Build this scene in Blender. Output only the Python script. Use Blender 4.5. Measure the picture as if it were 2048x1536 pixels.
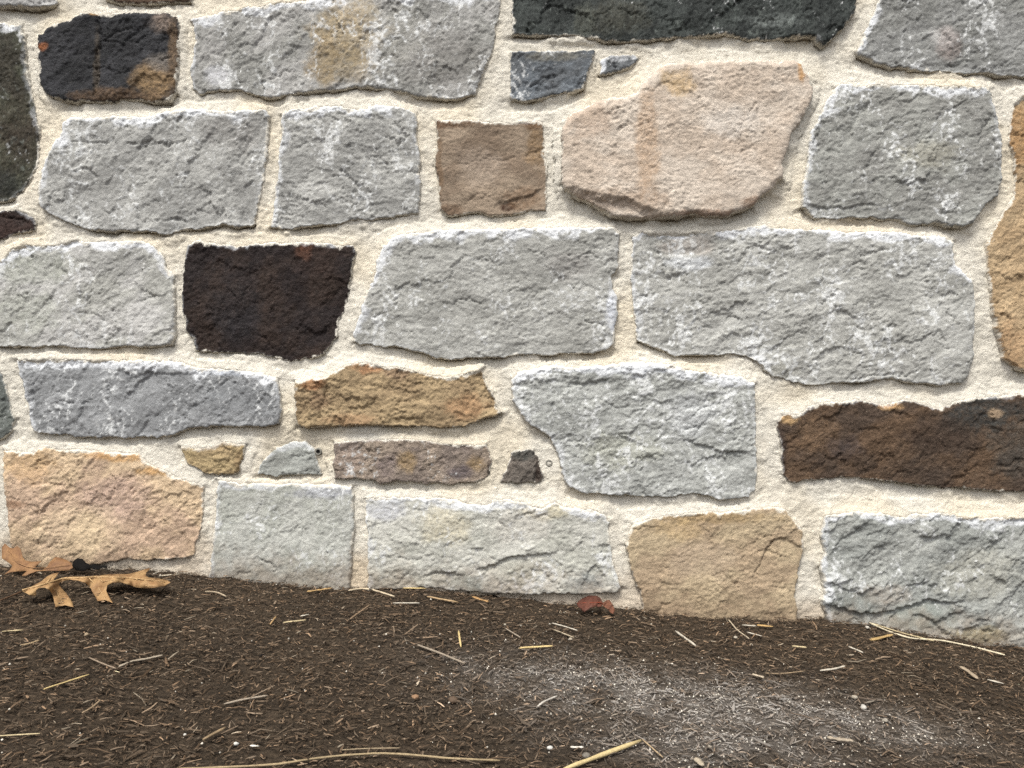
import bpy, bmesh, math, random
import numpy as np

sc = bpy.context.scene
for o in list(bpy.data.objects):
    bpy.data.objects.remove(o)
C = sc.collection

# ------------------------------------------------------------------ camera
D = 0.90            # metres from lens to the mortar plane (y = 0)
F = 1500.0          # focal length in pixels of a 2048 wide picture
ZC = 0.26           # height of the lens above the mulch
cam_data = bpy.data.cameras.new("camera")
cam = bpy.data.objects.new("camera", cam_data)
C.objects.link(cam)
cam.location = (0, -D, ZC)
cam.rotation_euler = (math.radians(90), 0, 0)
cam_data.sensor_width = 36
cam_data.lens = 36 * F / 2048
cam_data.clip_start = 0.02
cam_data.clip_end = 400
sc.camera = cam

# ------------------------------------------------------------------ light
SUN_EL, SUN_AZ = 60, 199          # azimuth clockwise from +Y
SUN_STRENGTH, SKY_STRENGTH, EXPOSURE = 1.5, 0.115, 1.12
w = bpy.data.worlds.new("World")
sc.world = w
w.use_nodes = True
wn = w.node_tree
bg = wn.nodes["Background"]
sky = wn.nodes.new("ShaderNodeTexSky")
sky.sky_type = 'NISHITA'
sky.sun_disc = False
sky.sun_elevation = math.radians(SUN_EL)
sky.sun_rotation = math.radians(SUN_AZ)
sky.air_density = 1.0
sky.dust_density = 4.0
hs = wn.nodes.new("ShaderNodeHueSaturation")
hs.inputs["Saturation"].default_value = 0.28      # thin overcast
wn.links.new(sky.outputs[0], hs.inputs["Color"])
wn.links.new(hs.outputs[0], bg.inputs["Color"])
bg.inputs["Strength"].default_value = SKY_STRENGTH
sl = bpy.data.lights.new("sun", 'SUN')
sl.energy = SUN_STRENGTH
sl.angle = math.radians(13)
sl.color = (0.985, 0.962, 0.885)
sun = bpy.data.objects.new("sun", sl)
C.objects.link(sun)
az, el = math.radians(SUN_AZ), math.radians(SUN_EL)
from mathutils import Vector
sdir = Vector((math.sin(az) * math.cos(el), math.cos(az) * math.cos(el), math.sin(el)))
sun.rotation_euler = sdir.to_track_quat('Z', 'Y').to_euler()
sun.location = (-1, -3, 3)
vs = sc.view_settings
vs.view_transform = 'Standard'
vs.look = 'None'
vs.gamma = 1
vs.exposure = EXPOSURE
vs.use_curve_mapping = False
sc.cycles.use_denoising = False      # keeps the grain of stone and grit

# ------------------------------------------------------------------ helpers
KA = 1.22          # picture value of a white wall: colours below are named as seen in daylight


def lin(c):
    c = np.asarray(c, float) / 255.0
    return np.where(c <= 0.04045, c / 12.92, ((c + 0.055) / 1.055) ** 2.4)


def alb(c):
    v = lin(c) / KA
    g = v @ np.array([0.2126, 0.7152, 0.0722])
    return np.minimum(v * 0.9 + g * 0.1, 0.85)


_r = np.random.RandomState(11)
PERM = _r.permutation(4096)
_a = _r.rand(4096) * 2 * np.pi
GX, GY = np.cos(_a), np.sin(_a)


def perlin(x, y, seed=0):
    xf, yf = np.floor(x), np.floor(y)
    xi, yi = xf.astype(np.int64), yf.astype(np.int64)
    u, v = x - xf, y - yf

    def g(i, j, dx, dy):
        k = PERM[(PERM[(xi + i + seed * 131) & 4095] + yi + j) & 4095]
        return GX[k] * dx + GY[k] * dy
    su = u * u * u * (u * (u * 6 - 15) + 10)
    sv = v * v * v * (v * (v * 6 - 15) + 10)
    a = g(0, 0, u, v)
    b = g(1, 0, u - 1, v)
    c = g(0, 1, u, v - 1)
    d = g(1, 1, u - 1, v - 1)
    a = a + su * (b - a)
    c = c + su * (d - c)
    return (a + sv * (c - a)) * 1.5


def fbm(x, y, scale, octv=4, seed=0, gain=0.5, lac=2.03):
    s = np.zeros_like(x)
    amp, tot, f = 1.0, 0.0, 1.0 / scale
    for k in range(octv):
        s += amp * perlin(x * f + 17.3 * k, y * f - 9.1 * k, seed + k)
        tot += amp
        amp *= gain
        f *= lac
    return s / tot * 1.3


def ridged(x, y, scale, octv=4, seed=0, gain=0.55):
    s = np.zeros_like(x)
    amp, tot, f = 1.0, 0.0, 1.0 / scale
    for k in range(octv):
        s += amp * (1 - np.abs(perlin(x * f + 5.7 * k, y * f + 3.3 * k, seed + k)) * 1.6)
        tot += amp
        amp *= gain
        f *= 2.1
    return s / tot


def facets(x, y, size, seed=0, tilt=1.0):
    """broken facets: every Voronoi cell is a small plane with a level and a lean of its own"""
    u, v = x / size, y / size
    xi, yi = np.floor(u).astype(np.int64), np.floor(v).astype(np.int64)
    best = np.full(x.shape, 1e9)
    out = np.zeros_like(x)
    for i in (-1, 0, 1):
        for j in (-1, 0, 1):
            k = PERM[(PERM[(xi + i + seed * 57) & 4095] + yi + j) & 4095]
            k2 = PERM[(k + 911) & 4095]
            du = u - (xi + i + 0.1 + 0.8 * k / 4095.0)
            dv = v - (yi + j + 0.1 + 0.8 * k2 / 4095.0)
            d = du * du + dv * dv
            h = (PERM[(k2 + 77) & 4095] / 2047.5 - 1) * 0.5 + tilt * (du * GX[k2] + dv * GY[k2])
            m = d < best
            best = np.where(m, d, best)
            out = np.where(m, h, out)
    return out


def sstep(a, b, x):
    t = np.clip((x - a) / (b - a), 0, 1)
    return t * t * (3 - 2 * t)


def warp(x, z):
    a = 0.0018 * fbm(x, z, 0.016, 2, 301) + 0.0016 * fbm(x, z, 0.0058, 3, 311, 0.7)
    b = 0.0018 * fbm(x, z, 0.016, 2, 321) + 0.0016 * fbm(x, z, 0.0058, 3, 331, 0.7)
    return a, b


def poly_sd(P, x, z):
    """signed distance (inside > 0) and the unit direction pointing inwards"""
    A = P
    B = np.roll(P, -1, axis=0)
    E = B - A
    L2 = (E ** 2).sum(1) + 1e-18
    n = x.size
    sd = np.empty(n)
    gx = np.empty(n)
    gz = np.empty(n)
    step = 60000
    for s in range(0, n, step):
        px, pz = x[s:s + step, None], z[s:s + step, None]
        wx, wz = px - A[:, 0], pz - A[:, 1]
        t = np.clip((wx * E[:, 0] + wz * E[:, 1]) / L2, 0, 1)
        dx, dz = wx - t * E[:, 0], wz - t * E[:, 1]
        d2 = dx * dx + dz * dz
        k = d2.argmin(1)
        r = np.arange(k.size)
        d = np.sqrt(d2[r, k]) + 1e-12
        c1 = (A[:, 1] > pz) != (B[:, 1] > pz)
        with np.errstate(divide='ignore', invalid='ignore'):
            xi = A[:, 0] + (pz - A[:, 1]) / E[:, 1] * E[:, 0]
        ins = (np.count_nonzero(c1 & (px < xi), axis=1) & 1) == 1
        sg = np.where(ins, 1.0, -1.0)
        sd[s:s + step] = d * sg
        gx[s:s + step] = dx[r, k] / d * sg
        gz[s:s + step] = dz[r, k] / d * sg
    return sd, gx, gz


def line_d(pts, x, z):
    """distance to an open polyline, and the signed side (positive = below / right of it)"""
    best = np.full(x.shape, 1e9)
    side = np.zeros_like(x)
    for (a, b) in zip(pts[:-1], pts[1:]):
        ex, ez = b[0] - a[0], b[1] - a[1]
        l2 = ex * ex + ez * ez
        t = np.clip(((x - a[0]) * ex + (z - a[1]) * ez) / l2, 0, 1)
        dx, dz = x - a[0] - t * ex, z - a[1] - t * ez
        d = np.hypot(dx, dz)
        m = d < best
        best = np.where(m, d, best)
        side = np.where(m, np.sign(ez * dx - ex * dz), side)
    return best, side


def link(name, mesh, parent=None, mat=None):
    o = bpy.data.objects.new(name, mesh)
    C.objects.link(o)
    if parent:
        o.parent = parent
    if mat:
        mesh.materials.append(mat)
    return o


def mesh_np(name, V, faces, smooth=True, col=None, attrs=None):
    """faces: (n,4) or (n,3) integer array"""
    me = bpy.data.meshes.new(name)
    V = np.ascontiguousarray(V, np.float32)
    faces = np.ascontiguousarray(faces, np.int32)
    nf, k = faces.shape
    me.vertices.add(len(V))
    me.vertices.foreach_set("co", V.ravel())
    me.loops.add(nf * k)
    me.loops.foreach_set("vertex_index", faces.ravel())
    me.polygons.add(nf)
    me.polygons.foreach_set("loop_start", np.arange(0, nf * k, k, dtype=np.int32))
    me.polygons.foreach_set("use_smooth", np.full(nf, smooth))
    me.update(calc_edges=True)
    if col is not None:
        a = me.attributes.new("tint", 'FLOAT_COLOR', 'POINT')
        c4 = np.ones((len(V), 4), np.float32)
        c4[:, :3] = col
        a.data.foreach_set("color", c4.ravel())
    for nm, arr in (attrs or {}).items():
        a = me.attributes.new(nm, 'FLOAT', 'POINT')
        a.data.foreach_set("value", np.ascontiguousarray(arr, np.float32))
    me.validate()
    return me


def grid_faces(nx, nz, keep):
    """quads of an (nz, nx) grid whose boolean keep (nz-1, nx-1) is set; returns used vertex ids and faces"""
    jz, ix = np.nonzero(keep)
    v0 = jz * nx + ix
    q = np.stack([v0, v0 + 1, v0 + nx + 1, v0 + nx], 1)
    used, inv = np.unique(q.ravel(), return_inverse=True)
    return used, inv.reshape(-1, 4)


def tag(o, label=None, cat=None, group=None, kind=None):
    if label:
        o["label"] = label
    if cat:
        o["category"] = cat
    if group:
        o["group"] = group
    if kind:
        o["kind"] = kind
    return o


# ------------------------------------------------------------------ materials
class NT:
    def __init__(self, name):
        self.m = bpy.data.materials.new(name)
        self.m.use_nodes = True
        self.t = self.m.node_tree
        self.b = self.t.nodes["Principled BSDF"]

    def n(self, typ, **kw):
        nd = self.t.nodes.new(typ)
        for k, v in kw.items():
            setattr(nd, k, v)
        return nd

    def l(self, a, b):
        self.t.links.new(a, b)

    def noise(self, vec, scale, detail=4, rough=0.6, dist=0.0):
        nd = self.n("ShaderNodeTexNoise")
        nd.inputs["Scale"].default_value = scale
        nd.inputs["Detail"].default_value = detail
        nd.inputs["Roughness"].default_value = rough
        nd.inputs["Distortion"].default_value = dist
        self.l(vec, nd.inputs["Vector"])
        return nd.outputs["Fac"]

    def rng(self, v, a, b, c, d):
        nd = self.n("ShaderNodeMapRange")
        for i, x in enumerate((a, b, c, d)):
            nd.inputs[i + 1].default_value = x
        self.l(v, nd.inputs[0])
        return nd.outputs[0]

    def mul(self, a, b):
        nd = self.n("ShaderNodeVectorMath", operation='SCALE')
        self.l(a, nd.inputs[0])
        self.l(b, nd.inputs["Scale"])
        return nd.outputs[0]

    def math(self, op, a, b):
        nd = self.n("ShaderNodeMath", operation=op)
        for i, x in enumerate((a, b)):
            if isinstance(x, (int, float)):
                nd.inputs[i].default_value = x
            else:
                self.l(x, nd.inputs[i])
        return nd.outputs[0]

    def mix(self, fac, a, b):
        nd = self.n("ShaderNodeMix", data_type='RGBA')
        if isinstance(fac, (int, float)):
            nd.inputs[0].default_value = fac
        else:
            self.l(fac, nd.inputs[0])
        for i, x in ((6, a), (7, b)):
            if isinstance(x, tuple):
                nd.inputs[i].default_value = (*x, 1)
            else:
                self.l(x, nd.inputs[i])
        return nd.outputs[2]

    def bump(self, h, strength, dist):
        nd = self.n("ShaderNodeBump")
        nd.inputs["Strength"].default_value = strength
        nd.inputs["Distance"].default_value = dist
        self.l(h, nd.inputs["Height"])
        self.l(nd.outputs[0], self.b.inputs["Normal"])


def stone_mat(name, grain, contrast, bump, rough, streak=0.0, speck=0.0, speck_col=(0.6, 0.6, 0.6)):
    k = NT(name)
    pos = k.n("ShaderNodeNewGeometry").outputs["Position"]
    tint = k.n("ShaderNodeAttribute", attribute_name="tint").outputs["Color"]
    if streak:
        mp = k.n("ShaderNodeMapping")
        mp.inputs["Scale"].default_value = (1, 1, streak)
        k.l(pos, mp.inputs["Vector"])
        vec = mp.outputs[0]
    else:
        vec = pos
    g1 = k.noise(vec, grain, 3, 0.65)
    g2 = k.noise(vec, grain * 0.22, 4, 0.6, 0.4)
    f1 = k.rng(g1, 0.28, 0.72, 1 - contrast, 1 + contrast)
    f2 = k.rng(g2, 0.3, 0.7, 1 - contrast * 0.55, 1 + contrast * 0.55)
    col = k.mul(tint, k.math('MULTIPLY', f1, f2))
    if speck:
        s = k.noise(pos, grain * 0.8, 2, 0.5)
        col = k.mix(k.math('MULTIPLY', k.rng(s, 0.66, 0.74, 0, 1), speck), col, speck_col)
    k.l(col, k.b.inputs["Base Color"])
    k.b.inputs["Roughness"].default_value = rough
    k.b.inputs["Specular IOR Level"].default_value = 0.18
    h = k.math('ADD', k.noise(vec, grain * 0.45, 5, 0.7), k.math('MULTIPLY', g1, 0.4))
    k.bump(h, bump, 0.0022)
    return k.m


M_LIME = stone_mat("grey_limestone", 680, 0.2, 0.5, 0.9, speck=0.45, speck_col=(0.62, 0.62, 0.62))
M_SAND = stone_mat("sandstone", 720, 0.24, 0.6, 0.92)
M_DARK = stone_mat("dark_schist", 560, 0.45, 0.8, 0.75, speck=0.18, speck_col=(0.2, 0.18, 0.16))
M_GREEN = stone_mat("green_schist", 520, 0.45, 0.9, 0.7, streak=0.35, speck=0.2, speck_col=(0.3, 0.32, 0.3))
M_RUST = stone_mat("brown_gneiss", 600, 0.34, 0.9, 0.85, speck=0.3, speck_col=(0.34, 0.27, 0.2))

k = NT("lime_mortar")
pos = k.n("ShaderNodeNewGeometry").outputs["Position"]
tint = k.n("ShaderNodeAttribute", attribute_name="tint").outputs["Color"]
g1 = k.noise(pos, 700, 3, 0.75)
g2 = k.noise(pos, 130, 4, 0.6)
col = k.mul(tint, k.math('MULTIPLY', k.rng(g1, 0.3, 0.7, 0.84, 1.14), k.rng(g2, 0.3, 0.7, 0.92, 1.06)))
dk = k.noise(pos, 420, 1, 0.5)
col = k.mix(k.math('MULTIPLY', k.rng(dk, 0.755, 0.80, 0, 1), 0.5), col, (0.2, 0.17, 0.13))
k.l(col, k.b.inputs["Base Color"])
k.b.inputs["Roughness"].default_value = 0.95
k.b.inputs["Specular IOR Level"].default_value = 0.2
k.bump(k.math('ADD', k.noise(pos, 380, 4, 0.7), k.math('MULTIPLY', g1, 0.5)), 0.7, 0.002)
M_MORTAR = k.m

k = NT("soil_and_mulch")
pos = k.n("ShaderNodeNewGeometry").outputs["Position"]
mp = k.n("ShaderNodeMapping")
mp.inputs["Scale"].default_value = (0.5, 1, 1)
k.l(pos, mp.inputs["Vector"])
a = k.noise(mp.outputs[0], 260, 5, 0.7, 0.8)
b = k.noise(pos, 14, 4, 0.6)
col = k.mix(k.rng(a, 0.35, 0.72, 0, 1), (0.018, 0.013, 0.0085), (0.082, 0.059, 0.039))
col = k.mul(col, k.rng(b, 0.3, 0.7, 0.75, 1.2))
dst = k.n("ShaderNodeAttribute", attribute_name="dust").outputs["Fac"]
col = k.mix(k.math('MULTIPLY', dst, 0.55), col, (0.2, 0.18, 0.16))
k.l(col, k.b.inputs["Base Color"])
k.b.inputs["Roughness"].default_value = 0.95
k.b.inputs["Specular IOR Level"].default_value = 0.15
k.bump(a, 1.0, 0.004)
M_SOIL = k.m

k = NT("wood_shreds")
tint = k.n("ShaderNodeAttribute", attribute_name="tint").outputs["Color"]
pos = k.n("ShaderNodeNewGeometry").outputs["Position"]
f = k.rng(k.noise(pos, 900, 3, 0.6), 0.3, 0.7, 0.7, 1.3)
k.l(k.mul(tint, f), k.b.inputs["Base Color"])
k.b.inputs["Roughness"].default_value = 0.8
k.b.inputs["Specular IOR Level"].default_value = 0.12
M_SHRED = k.m


def plain_mat(name, rgb, rough=0.75, scale=300, var=0.25, streak=None, bump=0.3, back=None):
    k = NT(name)
    tc = k.n("ShaderNodeNewGeometry").outputs["Position"]
    if streak:
        mp = k.n("ShaderNodeMapping")
        mp.inputs["Scale"].default_value = streak
        k.l(tc, mp.inputs["Vector"])
        tc = mp.outputs[0]
    nz = k.noise(tc, scale, 4, 0.65)
    c = k.n("ShaderNodeRGB")
    c.outputs[0].default_value = (*[float(v) for v in rgb], 1)
    k.l(k.mul(c.outputs[0], k.rng(nz, 0.3, 0.7, 1 - var, 1 + var)), k.b.inputs["Base Color"])
    k.b.inputs["Roughness"].default_value = rough
    k.b.inputs["Specular IOR Level"].default_value = 0.12
    k.bump(nz, bump, 0.001)
    return k.m


# ------------------------------------------------------------------ the wall
def W(px, py, h=0.0):
    """a point of the wall seen at this pixel, on the plane h in front of the mortar"""
    s = (D - h) / F
    return (px - 1024) * s, ZC - (py - 768) * s


WHITE = (220, 221, 220)
ST = []


def stone(label, pts, col, col2=None, proud=11, mat=M_LIME, fleck=0.0, haze=0.5, patches=(), cracks=(), ledges=(),
          rough=1.0, ledge=1.0, ang=25, round_=3.2, tilt=None, top=0.84, bot=0.88, mixs=0.05, fine=1.0):
    n = [pts[i:i + 2] for i in range(0, len(pts), 2)]
    ST.append(dict(label=label, px=n, col=col, col2=col2 or tuple(c * 0.9 for c in col), proud=proud * 0.88 / 1000, mat=mat,
                   fleck=fleck, haze=haze, patches=patches, cracks=cracks, ledges=ledges, rough=rough, ledge=ledge,
                   ang=ang, round=round_ / 1000, tilt=tilt, top=top, bot=bot, mixs=mixs, fine=fine, g=0.00138))


stone("pale grey stone cut off by the frame at the top left corner",
      [-120, -80, -120, 12, -50, 16, 0, 15, 20, 10, 35, 15, 70, 14, 100, 12, 115, 4, 112, -20, 95, -80],
      (176, 174, 171), proud=15, fleck=.4)
stone("brown stone whose bottom edge just shows above the blue-black stone",
      [205, -90, 207, -20, 212, 0, 235, 6, 270, 10, 300, 6, 340, 6, 380, 3, 388, -20, 388, -90],
      (96, 76, 60), mat=M_RUST, proud=10, haze=.2)
stone("tall dark olive brown stone at the left edge",
      [-230, 60, -60, 42, 0, 44, 41, 52, 48, 68, 51, 96, 56, 137, 65, 185, 70, 219, 79, 253, 79, 294, 75, 335, 61, 359,
       44, 383, 27, 398, 0, 403, -100, 400, -235, 390],
      (72, 73, 58), (56, 52, 42), mat=M_GREEN, proud=9, haze=.8, fleck=.1, ledge=.6,
      patches=[(30, 260, 60, 70, (64, 54, 43), .6), (10, 370, 40, 25, (48, 50, 46), .8)])
stone("blue-black cracked stone with an ochre lower right corner",
      [77, 68, 103, 48, 130, 41, 154, 31, 167, 24, 191, 26, 239, 24, 290, 22, 328, 22, 342, 26, 355, 32, 359, 48, 357, 89,
       355, 144, 350, 185, 338, 202, 318, 203, 297, 204, 260, 200, 222, 205, 191, 205, 157, 203, 130, 202, 106, 195, 92, 185,
       80, 167, 78, 137, 77, 113, 76, 85],
      (52, 52, 55), (40, 40, 42), mat=M_DARK, proud=15, haze=0, round_=10, fleck=0, top=.5,
      patches=[(305, 165, 42, 38, (138, 112, 78), 1), (322, 45, 26, 22, (128, 112, 100), .9), (325, 120, 30, 20, (126, 118, 110), .8),
               (86, 93, 10, 8, (152, 92, 52), 1), (192, 130, 7, 75, (84, 72, 56), .6), (192, 24, 18, 6, (160, 125, 75), 1),
               (230, 190, 90, 14, (100, 78, 56), .8), (345, 110, 12, 90, (110, 88, 62), .8)],
      cracks=[([(197, 30), (201, 85), (190, 110), (196, 140), (188, 190)], 3.0), ([(201, 85), (235, 62), (262, 42)], 1.6),
              ([(255, 85), (290, 70), (330, 62)], 1.2), ([(310, 110), (322, 120), (338, 112)], 2)])
stone("long grey stone with an ochre stain across its middle",
      [381, 38, 403, 34, 444, 26, 513, 12, 554, 6, 598, 2, 680, -6, 800, -14, 1003, -16, 1001, 20, 991, 51, 989, 82, 981, 113,
       967, 144, 959, 171, 950, 191, 919, 198, 899, 200, 871, 197, 834, 195, 810, 186, 783, 181, 748, 178, 714, 174, 680, 180,
       649, 181, 615, 186, 581, 191, 554, 197, 533, 195, 506, 191, 479, 180, 458, 183, 438, 181, 414, 186, 400, 188, 386, 178,
       381, 137, 386, 113, 390, 79, 386, 51],
      (166, 164, 160), (142, 141, 136), proud=10, fleck=.55, haze=.75, rough=1.15,
      patches=[(700, 60, 75, 65, (172, 152, 116), .8), (650, 120, 40, 55, (150, 130, 98), .75), (690, 130, 60, 40, (150, 132, 100), .7),
               (880, 120, 110, 60, (126, 123, 118), .8), (790, 60, 60, 60, (152, 150, 142), .6), (432, 150, 30, 22, (196, 196, 200), .7)],
      cracks=[([(478, 100), (482, 125), (478, 150), (474, 180)], 1.6), ([(462, 60), (472, 48)], 2)])
stone("green black slab with pale veins along the top edge",
      [1023, -95, 1023, 0, 1025, 67, 1056, 67, 1107, 70, 1138, 70, 1176, 74, 1213, 82, 1240, 84, 1282, 82, 1348, 75, 1382, 75,
       1416, 72, 1451, 66, 1468, 74, 1519, 80, 1560, 82, 1601, 74, 1628, 74, 1635, 87, 1645, 95, 1659, 84, 1676, 68, 1693, 48,
       1707, 27, 1714, 0, 1725, -95],
      (58, 63, 60), (44, 48, 46), mat=M_GREEN, proud=13, haze=.35, fleck=.05, ang=75, ledge=1.2,
      patches=[(1170, 40, 22, 40, (82, 84, 74), .7), (1545, 40, 60, 14, (120, 126, 122), .5), (1240, 30, 60, 40, (72, 70, 58), .6)],
      cracks=[([(1600, 8), (1585, 30), (1570, 55), (1560, 70)], 1.5)])
stone("blue grey stone in the top right corner",
      [1757, -90, 1755, 0, 1747, 27, 1731, 58, 1721, 85, 1712, 103, 1717, 113, 1741, 120, 1758, 130, 1782, 137, 1810, 137,
       1844, 142, 1888, 144, 1929, 147, 1963, 145, 1998, 150, 2048, 154, 2200, 156, 2210, -90],
      (144, 144, 141), (129, 129, 125), proud=12, fleck=.4, haze=.8,
      patches=[(1885, 75, 30, 20, (205, 202, 198), .8), (1900, 90, 30, 30, (150, 132, 126), .5)],
      cracks=[([(1895, 128), (1910, 132), (1922, 124)], 1.6), ([(1988, 135), (2012, 122)], 1.2)])
stone("small slate blue block right of the ochre stained stone",
      [1019, 101, 1056, 100, 1124, 100, 1172, 98, 1192, 99, 1184, 123, 1176, 150, 1172, 168, 1165, 178, 1138, 186, 1111, 191,
       1083, 198, 1056, 202, 1025, 202, 1020, 191, 1019, 147],
      (104, 110, 116), (92, 95, 98), proud=12, fleck=.25, haze=.2, top=.3, bot=.9,
      patches=[(1110, 112, 70, 10, (122, 118, 106), .7)],
      cracks=[([(1060, 170), (1080, 158), (1108, 151)], 2.2), ([(1074, 180), (1092, 160), (1112, 150)], 1.8)],
      ledges=[([(1160, 176), (1130, 172), (1112, 180), (1060, 192)], 2.5)])
stone("thin slate sliver tucked in the mortar beside the small slate block",
      [1198, 122, 1206, 114, 1222, 110, 1241, 109, 1265, 109, 1277, 115, 1273, 125, 1261, 135, 1241, 144, 1213, 150, 1198, 150,
       1204, 138],
      (104, 107, 110), proud=8, fleck=.3, haze=.5, round_=4, patches=[(1203, 133, 9, 16, (205, 208, 214), .9)])
stone("large pinkish tan sandstone with an angled right side",
      [1124, 256, 1135, 232, 1145, 222, 1186, 202, 1220, 191, 1254, 190, 1275, 179, 1285, 164, 1306, 140, 1329, 125, 1360, 119,
       1399, 120, 1451, 118, 1502, 116, 1553, 118, 1587, 115, 1601, 120, 1618, 147, 1627, 171, 1627, 191, 1615, 219, 1598, 246,
       1584, 270, 1574, 301, 1565, 328, 1565, 356, 1553, 369, 1529, 390, 1509, 410, 1485, 422, 1451, 432, 1416, 434, 1382, 430,
       1364, 432, 1312, 437, 1261, 437, 1227, 431, 1186, 410, 1152, 393, 1131, 379, 1123, 366, 1123, 325, 1124, 290],
      (203, 189, 173), (192, 175, 157), mat=M_SAND, proud=25, haze=.1, fleck=0, rough=.9, ledge=.5, round_=12, top=.3, bot=.72, fine=1.3,
      patches=[(1295, 290, 24, 110, (184, 154, 124), .7), (1355, 165, 40, 26, (194, 162, 112), .7), (1605, 142, 9, 24, (186, 142, 90), .9),
               (1470, 245, 60, 30, (212, 204, 194), .6), (1180, 240, 50, 40, (184, 160, 138), .6), (1420, 428, 80, 9, (140, 104, 78), .7),
               (1510, 405, 30, 12, (140, 106, 80), .7), (1230, 400, 100, 22, (158, 132, 108), .5)],  # last patch: shading of the downturned lower left face, painted as brown
      ledges=[([(1125, 372), (1160, 374), (1200, 386), (1245, 394), (1290, 408), (1320, 426)], 7.0)],
      cracks=[([(1284, 180), (1310, 182)], 1.5), ([(1294, 238), (1297, 262), (1288, 280)], 1.0)])
stone("grey stone right of the pinkish sandstone",
      [1669, 174, 1683, 167, 1724, 171, 1775, 169, 1826, 171, 1895, 171, 1963, 173, 1980, 181, 1987, 205, 1994, 232, 2001, 267,
       2003, 301, 2003, 355, 1994, 393, 1973, 410, 1953, 431, 1943, 448, 1926, 456, 1895, 453, 1878, 448, 1826, 451, 1785, 441,
       1741, 437, 1690, 437, 1628, 437, 1621, 426, 1604, 415, 1603, 386, 1609, 355, 1616, 308, 1618, 273, 1632, 246, 1645, 219,
       1659, 191],
      (153, 153, 147), (136, 135, 130), proud=14, fleck=.55, haze=.8, rough=1.1,
      patches=[(1850, 310, 60, 30, (160, 156, 140), .6)],
      cracks=[([(1960, 270), (1985, 228)], 1.6), ([(1880, 428), (1905, 424), (1912, 410)], 1.5)],
      ledges=[([(1735, 215), (1715, 250), (1700, 285)], 3.0), ([(1626, 410), (1680, 412), (1760, 405)], 2.5)])
stone("ochre sandstone at the right edge",
      [2048, 190, 2040, 195, 2032, 205, 2025, 232, 2018, 260, 2018, 290, 2028, 318, 2032, 359, 2025, 393, 2014, 413, 2001, 431,
       1987, 458, 1973, 485, 1972, 508, 1977, 552, 1980, 604, 1987, 655, 1997, 689, 2001, 717, 2018, 730, 2032, 740, 2048, 744,
       2150, 745, 2190, 600, 2200, 350, 2150, 210, 2090, 188],
      (187, 161, 124), (167, 141, 106), mat=M_SAND, proud=12, haze=.1, rough=1.1, fine=1.2,
      patches=[(2040, 270, 40, 70, (156, 118, 74), .8), (2010, 690, 50, 50, (170, 134, 96), .6)])
stone("long pale grey stone left in the second row with a sloped left end",
      [120, 273, 130, 245, 142, 236, 178, 236, 219, 234, 253, 232, 290, 236, 318, 226, 342, 222, 393, 220, 444, 220, 496, 220,
       530, 220, 538, 232, 538, 267, 535, 308, 530, 342, 523, 376, 516, 410, 509, 448, 479, 455, 444, 449, 410, 456, 376, 460,
       342, 468, 318, 470, 291, 461, 239, 463, 205, 463, 171, 458, 140, 448, 113, 434, 92, 424, 79, 407, 77, 376, 82, 349,
       91, 321, 106, 290],
      (175, 174, 169), (151, 150, 146), proud=13, fleck=.6, haze=.8,
      patches=[(470, 260, 70, 40, (136, 133, 129), .7)],
      cracks=[([(150, 283), (180, 284), (215, 286)], 1.6), ([(258, 288), (300, 287), (340, 289)], 2), ([(285, 447), (305, 425)], 1.2)],
      ledges=[([(82, 350), (100, 395), (120, 425), (145, 447)], -2.5), ([(520, 452), (460, 440), (430, 448)], 2)])
stone("squarish grey stone left of the brown square stone",
      [562, 229, 578, 219, 615, 217, 649, 212, 680, 212, 707, 217, 731, 220, 748, 210, 783, 212, 810, 217, 830, 227, 836, 246,
       832, 270, 839, 301, 841, 332, 838, 346, 844, 369, 839, 396, 837, 427, 796, 432, 748, 439, 714, 439, 680, 448, 649, 449,
       615, 453, 581, 458, 554, 458, 540, 455, 545, 427, 550, 393, 554, 359, 557, 325, 560, 290, 562, 256],
      (171, 170, 165), (145, 144, 140), proud=12, fleck=.7, haze=.85, rough=1.15,
      cracks=[([(794, 292), (806, 282), (820, 270)], 2.4), ([(668, 352), (700, 354)], 1.5), ([(815, 342), (836, 344)], 2)])
stone("small brown square stone left of the pinkish sandstone",
      [873, 241, 899, 239, 940, 241, 981, 244, 1022, 246, 1039, 243, 1083, 244, 1088, 260, 1088, 284, 1092, 308, 1095, 328,
       1095, 369, 1095, 410, 1092, 420, 1056, 424, 1022, 432, 988, 434, 953, 425, 919, 431, 895, 432, 882, 417, 878, 393,
       875, 359, 868, 328, 873, 290, 873, 263],
      (154, 136, 116), (130, 112, 94), mat=M_SAND, proud=11, haze=.15, rough=.8, ledge=.5,
      patches=[(890, 246, 60, 15, (104, 78, 56), .9), (1075, 290, 24, 50, (128, 102, 70), .8), (1070, 248, 30, 10, (112, 84, 58), .8), (876, 340, 10, 80, (120, 96, 72), .8), (960, 330, 50, 40, (168, 152, 136), .5), (1015, 414, 16, 9, (62, 40, 28), 1),
               (1050, 395, 45, 25, (120, 94, 70), .7), (900, 420, 30, 12, (110, 84, 62), .6)],
      ledges=[([(990, 408), (1045, 392), (1075, 380)], 2.5)])
stone("small dark brown stone at the left edge",
      [-120, 425, 0, 422, 27, 420, 48, 422, 65, 434, 73, 448, 70, 461, 44, 467, 20, 473, 0, 480, -110, 482],
      (62, 46, 40), (48, 36, 32), mat=M_DARK, proud=8, haze=.3, round_=9)
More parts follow.
